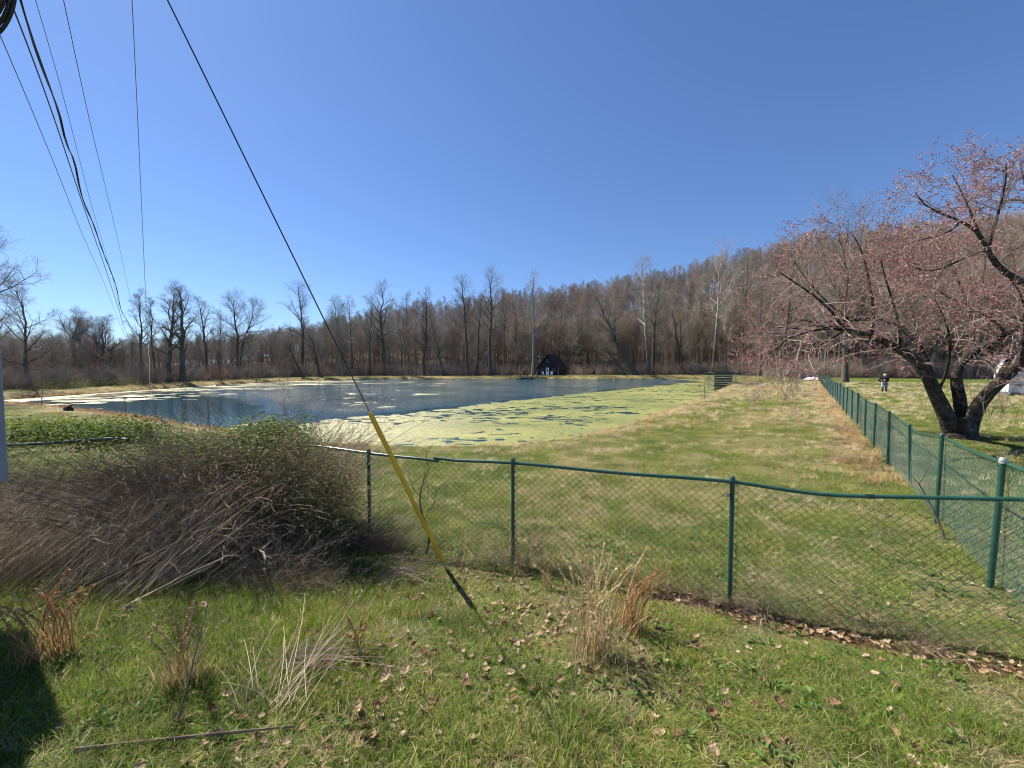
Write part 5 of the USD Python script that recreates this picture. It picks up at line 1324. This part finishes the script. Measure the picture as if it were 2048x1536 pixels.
a_, b_, c_ = at(1890, 1060, 5.1), at(1838, 968, 5.35), at(1862, 928, 5.45); a_[2] = H(a_[0], a_[1])
obj('limb', tube(spline(np.array([a_, (a_ + b_) / 2 + [.02, 0, .02], b_]), 10), np.linspace(.02, .008, 10), 6), B_dark, t); obj('twigs', joinm([tube([b_, c_], [.008, .004], 5), tube([b_, at(1824, 952, 5.4), at(1800, 938, 5.5)], [.007, .005, .003], 5)]), B_dark, t)

# dry bunch grass
M_straw = tint_mat('dry_grass', rough=.6, translucent=.35, spec=.3, each=((.62, .6, .58), (1.3, 1.3, 1.3)))
M_blade = tint_mat('grass_blades', rough=.55, translucent=.45, spec=.25, vary=(.9, (.75, .86, .8), (1.2, 1.12, 1.0)), each=((.6, .66, .6), (1.35, 1.3, 1.2)))
TAN = [(.50, .37, .18), (.42, .29, .13), (.56, .45, .25), (.36, .22, .10)]
RUST = [(.38, .215, .10), (.32, .17, .08), (.42, .28, .14), (.26, .15, .08)]
def bunch(label, px_, py_, y_top, seed, pal, n=150, lean=.22, curl=.22, spread=.055, tall=14):
    z0 = .3
    for _ in range(8):
        p = on_z(px_, py_, z0); z0 = H(p[0], p[1])
    h = at(px_, y_top, p[1])[2] - z0
    t = thing('bunch_grass', label, 'bunch grass', (p[0], p[1], z0))
    rg = np.random.default_rng(seed)
    m, c = grass_clump(seed, n, h * .62, spread, .0055, pal, lean=lean, seg=5, curl=curl)
    obj('blades', m, M_straw, t, tint=c)
    P = np.zeros((tall, 7, 3)); P[:, 0, :2] = rg.normal(0, spread * .7, (tall, 2)); a = rg.random(tall) * 6.28
    d = norm(np.stack([np.cos(a) * .1 + .03, np.sin(a) * .1, np.ones(tall)], 1)); L = h * rg.uniform(.7, 1.05, tall)
    for j in range(1, 7):
        d = norm(d + rg.normal(0, .06, (tall, 3)) + np.stack([np.cos(a), np.sin(a), 0 * a], 1) * .03 * j); P[:, j] = P[:, j - 1] + d * (L / 6)[:, None]
    sv = tubes(P, np.tile(np.linspace(.0028, .0013, 7), (tall, 1)), 4)
    obj('stems', sv, M_straw, t, tint=np.repeat(np.asarray(pal)[rg.integers(0, len(pal), tall)], 28, 0))
    up = P[:, 3:]
    m2, c2 = lozenges(up, tall * 110, .012, seed + 1, np.asarray(pal) * 1.15)
    tag(obj('seed_heads', m2, M_straw, t, tint=c2), kind='stuff')
bunch('tallest pale straw bunch grass standing before the fence, right of the middle post', 1185, 1312, 1078, 901, [(.56, .45, .26), (.48, .37, .20), (.62, .53, .34), (.42, .30, .15)], 150, lean=.26, curl=.34, tall=30, spread=.085)
bunch('rust tinged bunch grass just right of the tallest pale one', 1262, 1262, 1105, 902, [(.46, .27, .12), (.50, .34, .17), (.40, .22, .09)], 130, lean=.22, tall=24, spread=.08)
bunch('orange bunch grass in front of the thicket at the left edge', 92, 1316, 1150, 903, RUST, 110, lean=.24, tall=22, spread=.08)
bunch('small tan bunch grass in the lush green grass at lower left', 368, 1372, 1215, 904, [(.42, .30, .14), (.36, .22, .10), (.5, .4, .22)], 130, lean=.24, tall=9)
bunch('thin orange grass stalk left of the dark guy wire shadow', 718, 1310, 1215, 905, RUST, 16, lean=.1, tall=5, spread=.03)
bunch('single pale stalk beside the middle fence post', 1090, 1180, 1090, 906, TAN, 14, lean=.1, tall=4, spread=.02)
def stalks(label, pts, seed, pal, n, r=.0028, wob=.01, name='dry_stalks'):
    """Loose stalks from pixel to pixel on or just above the ground."""
    rg = np.random.default_rng(seed); P = []
    for k in range(n):
        (x0, y0, h0), (x1, y1, h1) = pts
        jx, jy = rg.normal(0, 1, 2)
        q = []
        for (x, y, h) in ((x0 + jx * 26 * (n > 1), y0 + jy * 14 * (n > 1), h0), (x1 + rg.normal(0, 46) * (n > 1), y1 + rg.normal(0, 30) * (n > 1), h1)):
            z = .35
            for _ in range(8):
                g_ = on_z(x, y, z + h); z = H(g_[0], g_[1])
            q.append(g_)
        mid = (q[0] + q[1]) / 2 + rg.normal(0, wob, 3) + [0, 0, .02]
        P.append(spline(np.array([q[0], mid, q[1]]), 7))
    P = np.array(P); c = P[:, 0].mean(0)
    t = thing(name, label, 'dry stalks' if n > 1 else 'stick', (c[0], c[1], H(c[0], c[1])))
    R = np.tile(np.linspace(r, r * .5, 7), (n, 1))
    obj('stems', tubes(P - [c[0], c[1], H(c[0], c[1])], R, 5), M_cane, t, tint=np.repeat(np.asarray(pal)[rg.integers(0, len(pal), n)], 35, 0))
PALE = [(.46, .38, .26), (.36, .28, .18), (.52, .45, .33), (.26, .19, .13)]
stalks('long dark dead stick lying across the bottom left grass', ((150, 1500, .03), (590, 1452, .04)), 921, [(.085, .065, .05)], 1, r=.011, wob=.02, name='fallen_stick')
stalks('dark thin stem leaning up from the lower left grass', ((352, 1452, .02), (418, 1195, .5)), 922, [(.07, .055, .045)], 1, r=.005, name='fallen_stick')
stalks('pale dead stalks lying in a sheaf left of the bottom middle', ((560, 1400, .03), (665, 1245, .12)), 923, PALE, 26, r=.0017)
stalks('pale stalks splayed beside the dark stick', ((520, 1395, .02), (480, 1340, .16)), 924, PALE, 12, r=.0019)
stalks('long pale straw leaning right out of the left grass', ((492, 1396, .02), (560, 1235, .38)), 925, [(.5, .42, .28)], 1, r=.003, name='fallen_stick')
stalks('grey brown dry stalks lying below the thicket', ((560, 1330, .03), (690, 1290, .08)), 926, [(.20, .15, .12), (.28, .22, .17)], 40, r=.0022)
stalks('low heap of dry twigs around the foot of the yellow guard', ((770, 1150, .03), (860, 1120, .12)), 927, [(.20, .16, .12), (.30, .24, .18), (.13, .10, .08)], 60, r=.0022)
# ---------------------------------------------------------------- grass
GREEN = [(.098, .178, .015), (.130, .225, .024), (.168, .245, .033), (.068, .128, .013), (.225, .248, .050)]
STRAW = [(.40, .335, .20), (.31, .25, .14), (.48, .41, .265), (.20, .155, .09), (.35, .27, .14)]
def tile(seed, n, half, h, w, pal, lean, curl, seg=3, mix=None, k=0):
    m, c = grass_clump(seed, n, h, -half, w, pal, lean=lean, seg=seg, curl=curl)
    if mix is not None:
        m2, c2 = grass_clump(seed + 50, k, h * 1.15, -half, w * .9, mix, lean=lean * 2.2, seg=seg, curl=curl * 1.5)
        m = joinm([m, m2]); c = np.vstack([c, c2])
    return m, c
def grass_band(name, label, d0, d1, per_m2, half, n, h, w, seed, xr=(-60, 2110), seg=3):
    rng = np.random.default_rng(seed)
    pr = []
    for i in range(3):
        m, c = tile(seed * 10 + i, n, half, h, w, GREEN, .45, .45, seg, STRAW, n // 2); pr.append(('green_blades', m, M_blade, c))
    for i in range(2):
        m, c = tile(seed * 10 + 5 + i, int(n * .55), half, h * .9, w, GREEN, .5, .5, seg, STRAW, int(n * .5)); pr.append(('mixed_blades', m, M_blade, c))
    for i in range(3):
        m, c = tile(seed * 10 + 8 + i, int(n * 1.0), half, h * 1.05, w * (.55 if seg == 4 else .72), STRAW, .95, .5, seg, GREEN, n // 7); pr.append(('straw_blades', m, M_straw, c))
    c0, c1 = (xr[0] - 1024) / FPX, (xr[1] - 1024) / FPX
    area = (c1 - c0) * (d1**2 - d0**2) / 2
    N = int(area * per_m2)
    y = np.sqrt(rng.uniform(d0**2, d1**2, N)); x = y * rng.uniform(c0, c1, N)
    sd = sd_poly(x, y, SHORE_D); wr = woods_r(np.arctan2(x, y)); so = soil_at(x, y)
    ok = (sd > .25) & (np.hypot(x, y) < wr - .5) & (rng.random(N) > so * 1.15)
    bare = n2(x, y, 1.7, 55) - .5
    ok &= (bare < .13) | (rng.random(N) < .30)
    gap = n2(x, y, np.interp((d0 + d1) / 2, [2, 5, 12, 28, 60], [9, 6.5, 4.0, 1.8, .8]), 57, 2)
    ok &= (gap > .36) | (rng.random(N) < .22)
    x, y, sd, bare = x[ok], y[ok], sd[ok], bare[ok]; N = len(x)
    s = straw_at(x, y) + rng.normal(0, .14, N)
    idx = np.where(s < .42, rng.integers(0, 3, N), np.where(s < .62, rng.integers(3, 5, N), rng.integers(5, 8, N)))
    lush = smooth01((-x + .4) / 1.6) * smooth01((4.2 - y) / 1.2)
    sz = (.40 + 1.15 * np.clip(n2(x, y, 1.9, 61) * 1.5 - .45, 0, 1) + .85 * lush * np.clip(n2(x, y, 1.6, 63) * 1.6 - .2, 0, 1.3)) * rng.uniform(.75, 1.2, N)
    sz *= np.where((idx >= 5), .75, 1.0)
    e = .15
    z = height(x, y); nx = -(height(x + e, y) - z) / e; ny = -(height(x, y + e) - z) / e; l = np.sqrt(1 + nx**2 + ny**2)
    thin = bare > .06
    idx = np.where(thin & (rng.random(N) < .7), rng.integers(5, 8, N), idx); sz = np.where(thin, sz * .7, sz)
    sxy = rng.uniform(.85, 1.2, N)
    scatter(name, pr, np.stack([x, y, z - .004], 1), quats(rng.random(N) * 6.28, nx / l, ny / l), np.stack([sxy, sxy, sz], 1), idx, label, None, 'stuff')
grass_band('grass', 'short green and straw coloured grass at the photographer side of the fence', 1.15, 3.3, 95, .12, 105, .085, .0042, 71, xr=(-120, 2170), seg=4)
grass_band('grass', 'green and straw grass around the front fence', 3.3, 7.5, 55, .15, 105, .082, .0050, 72)
grass_band('grass', 'patchy grass of the fenced field up to the pond bank', 7.5, 17, 20, .25, 110, .095, .0080, 73)
grass_band('grass', 'patchy green and tan grass of the middle field', 17, 40, 5.4, .50, 190, .12, .015, 74)
grass_band('grass', 'far mown grass before the woods', 40, 86, 1.3, 1.1, 260, .12, .030, 75, xr=(1380, 2110))

# tall tan grass fringing the pond, fence foot and bank
pr = []
for i in range(3):
    m, c = grass_clump(150 + i, 70, .42, .12, .009, TAN, lean=.4, seg=4, curl=.35); pr.append(('tan_blades', m, M_straw, c))
for i in range(2):
    m, c = grass_clump(155 + i, 70, .40, .12, .009, RUST, lean=.4, seg=4, curl=.35); pr.append(('rust_blades', m, M_straw, c))
m, c = grass_clump(158, 50, .40, .14, .009, [(.15, .11, .075), (.20, .15, .10), (.11, .08, .055)], lean=.6, seg=4, curl=.4); pr.append(('brown_blades', m, M_straw, c))
rng = np.random.default_rng(31)
pos, idx, scl = [], [], []
ring = SHORE_D
for a, b in zip(ring, np.roll(ring, -1, 0)):
    L_ = np.linalg.norm(b - a); mid = (a + b) / 2; r = np.hypot(*mid)
    if L_ > 12: continue
    n = int(L_ * np.interp(r, [14, 40, 100], [7, 4, 3.2])) + 1
    out = np.array([(b - a)[1], -(b - a)[0]]) / max(L_, 1e-6)
    if sd_poly(np.array([mid[0] + out[0] * .5]), np.array([mid[1] + out[1] * .5]), ring)[0] < 0: out = -out
    far = mid[1] > 46 and mid[0] < 60
    for k in range(n):
        o = abs(rng.normal(0, .7)) + .02 if not far else abs(rng.normal(0, 1.4)) + .05
        p = a + (b - a) * rng.random() + out * o
        u = 1024 + FPX * p[0] / max(p[1], 1)
        if not (-80 < u < 1560): continue
        rust = -60 < u < 340 and p[1] < 46
        pos.append((p[0], p[1], H(p[0], p[1]) - .03)); idx.append(int(rng.integers(3, 5)) if rust and rng.random() < .75 else (5 if rng.random() < .3 else int(rng.integers(0, 3))))
        scl.append(rng.uniform(.5, 1.1) * (1.5 if far else 1.0) * (1.1 if rust else .8))
for k in range(420):
    s = rng.uniform(4, 58) ; q = rf(s); o = rng.normal(-.28, .22); x, y = q[0] - RFD[1] * -o * 1.0, q[1] + RFD[0] * -o
    pos.append((x, y, H(x, y) - .03)); idx.append(int(rng.integers(0, 3)) if rng.random() < .8 else 3); scl.append(rng.uniform(.35, .8))
for k in range(520):                                   # pale standing grass on the bank crest
    u = rng.uniform(1180, 1640); y = rng.uniform(14, 52); x = (u - 1024) / FPX * y
    sd = sd_poly(np.array([x]), np.array([y]), ring)[0]
    if sd < .3 or sd > 9 or rf_dist(x, y) > -.2: continue
    pos.append((x, y, H(x, y) - .03)); idx.append(int(rng.integers(0, 3))); scl.append(rng.uniform(.35, .8))
scatter('shore_grass', pr, np.array(pos), quats(rng.random(len(pos)) * 6.28), np.array(scl), idx, 'tall tan and rust coloured dry grass fringing the pond and the fence foot', 'dry grass', 'stuff')

# standing straw tufts dotted over the fenced field
pr = []
for i in range(4):
    m, c = grass_clump(160 + i, 26, .21, .045, .0075, [(.52, .44, .27), (.44, .35, .20), (.58, .50, .33)], lean=.7, seg=3, curl=.5); pr.append(('straw_tuft', m, M_straw, c))
rng = np.random.default_rng(35)
N = 9000
y = np.sqrt(rng.uniform(5.0**2, 46.0**2, N)); x = y * rng.uniform(-.6, 1.42, N)
sd = sd_poly(x, y, SHORE_D)
ok = (sd > .3) & (n2(x, y, .7, 81) + .35 * (n2(x, y, 3.1, 83) - .5) > .47) & (np.hypot(x, y) < woods_r(np.arctan2(x, y)) - 3)
x, y = x[ok], y[ok]; N = len(x)
scatter('straw_tufts', pr, np.stack([x, y, height(x, y) - .01], 1), quats(rng.random(N) * 6.28), rng.uniform(.6, 1.25, N) * np.interp(y, [5, 20, 46], [.8, 1.45, 2.0]), rng.integers(0, 4, N), 'small pale tufts of standing straw dotted over the fenced field', 'dry grass', 'stuff')

# leafy low shrubs on the left bank
pr = []
for i in range(2):
    m, c = leaf_clump(650 + i, 260, .13, (.8, .8, .35), [(.07, .10, .03), (.055, .075, .026), (.10, .12, .045), (.12, .11, .05)]); pr.append(('shrub_leaves', m, M_leaf, c))
pos, scl = [], []
for k in range(90):
    u = rng.uniform(60, 270); y = np.interp(u, [15, 100, 200, 300], [39, 42, 48, 53]) + rng.uniform(-.5, 5); x = (u - 1024) / FPX * y
    if sd_poly(np.array([x]), np.array([y]), ring)[0] < .8: continue
    pos.append((x, y, H(x, y) + rng.uniform(.1, .5))); scl.append(rng.uniform(.5, 1.1))
scatter('bank_shrubs', pr, np.array(pos), quats(rng.random(len(pos)) * 6.28), np.array(scl), rng.integers(0, 2, len(pos)), 'low green leafy shrubs on the bank of the left pond arm', 'shrubs', 'stuff')

# broad leaved weeds in the near grass
pr = []
for i in range(3):
    rg = np.random.default_rng(670 + i); n = 14
    m, c = leaf_clump(670 + i, n, .035, (.028, .028, .008), [(.085, .15, .03), (.065, .12, .025), (.12, .17, .05)], flat=.15); m[0][:, 2] += .022; pr.append(('weed_leaves', m, M_leaf, c))
N = 1500
y = np.sqrt(rng.uniform(1.2**2, 6.0**2, N)); x = y * rng.uniform(-1.45, 1.45, N)
ok = n2(x, y, 1.1, 71) > .5; x, y = x[ok], y[ok]
scatter('broadleaf_weeds', pr, np.stack([x, y, height(x, y)], 1), quats(rng.random(len(x)) * 6.28), rng.uniform(.5, 1.3, len(x)), rng.integers(0, 3, len(x)), 'small broad leaved weeds growing through the near grass', 'weeds', 'stuff')

# loose bits of dry stalk lying in the grass
pr = []
for i in range(4):
    rg = np.random.default_rng(690 + i); nst = 7
    P = np.zeros((nst, 5, 3)); a = rg.random(nst) * 6.28; L_ = rg.uniform(.04, .16, nst); c0 = rg.normal(0, .12, (nst, 2))
    for j in range(5):
        P[:, j, 0] = c0[:, 0] + np.cos(a) * L_ * (j / 4 - .5) + rg.normal(0, .003, nst); P[:, j, 1] = c0[:, 1] + np.sin(a) * L_ * (j / 4 - .5) + rg.normal(0, .003, nst)
        P[:, j, 2] = .03 + rg.normal(0, .018, nst) + .012 * math.sin(j)
    pr.append(('stalk_bits', tubes(P, np.tile([.0014, .0013, .0011, .001, .0007], (nst, 1)), 4), M_cane, np.repeat(np.asarray([(.34, .27, .18), (.26, .20, .13), (.16, .12, .08), (.42, .35, .25)])[rg.integers(0, 4, nst)], 20, 0)))
N = 320
y = np.sqrt(rng.uniform(1.2**2, 6.5**2, N)); x = y * rng.uniform(-1.45, 1.45, N)
ok = n2(x, y, .9, 77) > .42; x, y = x[ok], y[ok]
scatter('dry_litter', pr, np.stack([x, y, height(x, y)], 1), quats(rng.random(len(x)) * 6.28), rng.uniform(.6, 1.3, len(x)), rng.integers(0, 4, len(x)), 'short broken pieces of dry stalk lying in the near grass', 'dry litter', 'stuff')

# fallen leaves
def oak_leaf(seed, l=.10):
    rg = np.random.default_rng(seed)
    n = 15; s = np.linspace(0, 1, n)
    w = l * .30 * np.sin(math.pi * np.clip(s * .92 + .06, 0, 1)) ** .8 * (1 + .25 * np.sin(s * 22 + rg.random() * 3)); w[0] = .002; w[-1] = .003
    cv, tw = rg.uniform(.4, 1.6), rg.normal(0, .5)
    x = (s - .5) * l; z = l * .25 * cv * ((s - .5) ** 2) * 2 + rg.normal(0, .003, n)
    c = rg.uniform(.2, .7, n)
    V = np.concatenate([np.stack([x, w, z + w * c], 1), np.stack([x, 0 * w, z], 1), np.stack([x, -w, z + w * (c + tw * (s - .5))], 1)])
    i = np.arange(n - 1)
    F = np.concatenate([np.stack([i, i + 1, i + n + 1], 1), np.stack([i, i + n + 1, i + n], 1), np.stack([i + n, i + n + 1, i + 2 * n + 1], 1), np.stack([i + n, i + 2 * n + 1, i + 2 * n], 1)])
    V[:, 2] += .004
    return V, F
M_dead = tint_mat('dead_leaves', rough=.7, translucent=.2, spec=.2, vary=(45.0, (.6, .55, .5), (1.2, 1.2, 1.2)))
DEAD = [(.29, .20, .125), (.20, .125, .075), (.38, .29, .20), (.15, .088, .052), (.46, .38, .28)]
pr, lc = [], []
for i in range(8):
    m = oak_leaf(680 + i, .085 + .012 * (i % 4)); c = np.tile(DEAD[i % 5], (45, 1)); pr.append(('leaf', m, M_dead, c))
    cl = stage.CreateClassPrim(f'/stock_leaf_{i}'); obj('blade', m, M_dead, cl.GetPath(), tint=c); lc.append(cl.GetPath())
def leaf_spots(N, seed):
    rg = np.random.default_rng(seed); X, Y = [], []
    while len(X) < N:
        k = rg.random()
        if k < .22:
            x = rg.uniform(-.3, 4.6); y = front_y(np.array([x]))[0] - .08 - .12 * max(0, min(x - 1, 2)) + rg.normal(0, .13)
        elif k < .66:
            cx, cy, sx, sy = [(-.1, 3.1, .5, .22), (.55, 2.9, .5, .3), (.75, 3.25, .4, .25), (-.75, 2.45, .25, .2), (-2.7, 2.9, .5, .3), (.35, 2.4, .5, .3), (-1.8, 4.0, .8, .25), (-.6, 3.9, .5, .15), (-.75, 1.9, .4, .12), (-2.1, 3.6, .9, .3)][rg.integers(0, 10)]
            x, y = rg.normal(cx, sx), rg.normal(cy, sy)
        else:
            y = math.sqrt(rg.uniform(1.3**2, 5.5**2)); x = y * rg.uniform(-1.4, 1.4)
        if 1.2 < y < 7: X.append(x); Y.append(y)
    return np.array(X), np.array(Y)
x, y = leaf_spots(1700, 41)
N = len(x)
scatter('fallen_leaves', pr, np.stack([x, y, height(x, y) + rng.uniform(.0, .03, N)], 1), quats(rng.random(N) * 6.28, rng.normal(0, .3, N).clip(-.7, .7), rng.normal(0, .3, N).clip(-.6, .6)), rng.uniform(.28, .66, N), rng.integers(0, 8, N), 'brown curled dead leaves gathered along the fence and in the grass', 'dead leaves', 'stuff')
rng = np.random.default_rng(43); n_ = 0
x, y = leaf_spots(900, 44)
for a_, b_ in zip(x, y):
    if b_ < 3.4 and abs(a_ / b_) < 1.28 and n_ < 110:
        n_ += 1; i = int(rng.integers(0, 8))
        copy_of(lc[i], 'fallen_leaf', 'curled dead leaf lying on top of the near grass', 'leaf', (a_, b_, H(a_, b_) + rng.uniform(.025, .06)), rng.uniform(0, 360), rng.uniform(.38, .68), 'single dead leaves on the near grass', tilt=(rng.normal(0, 22), rng.normal(0, 22)))
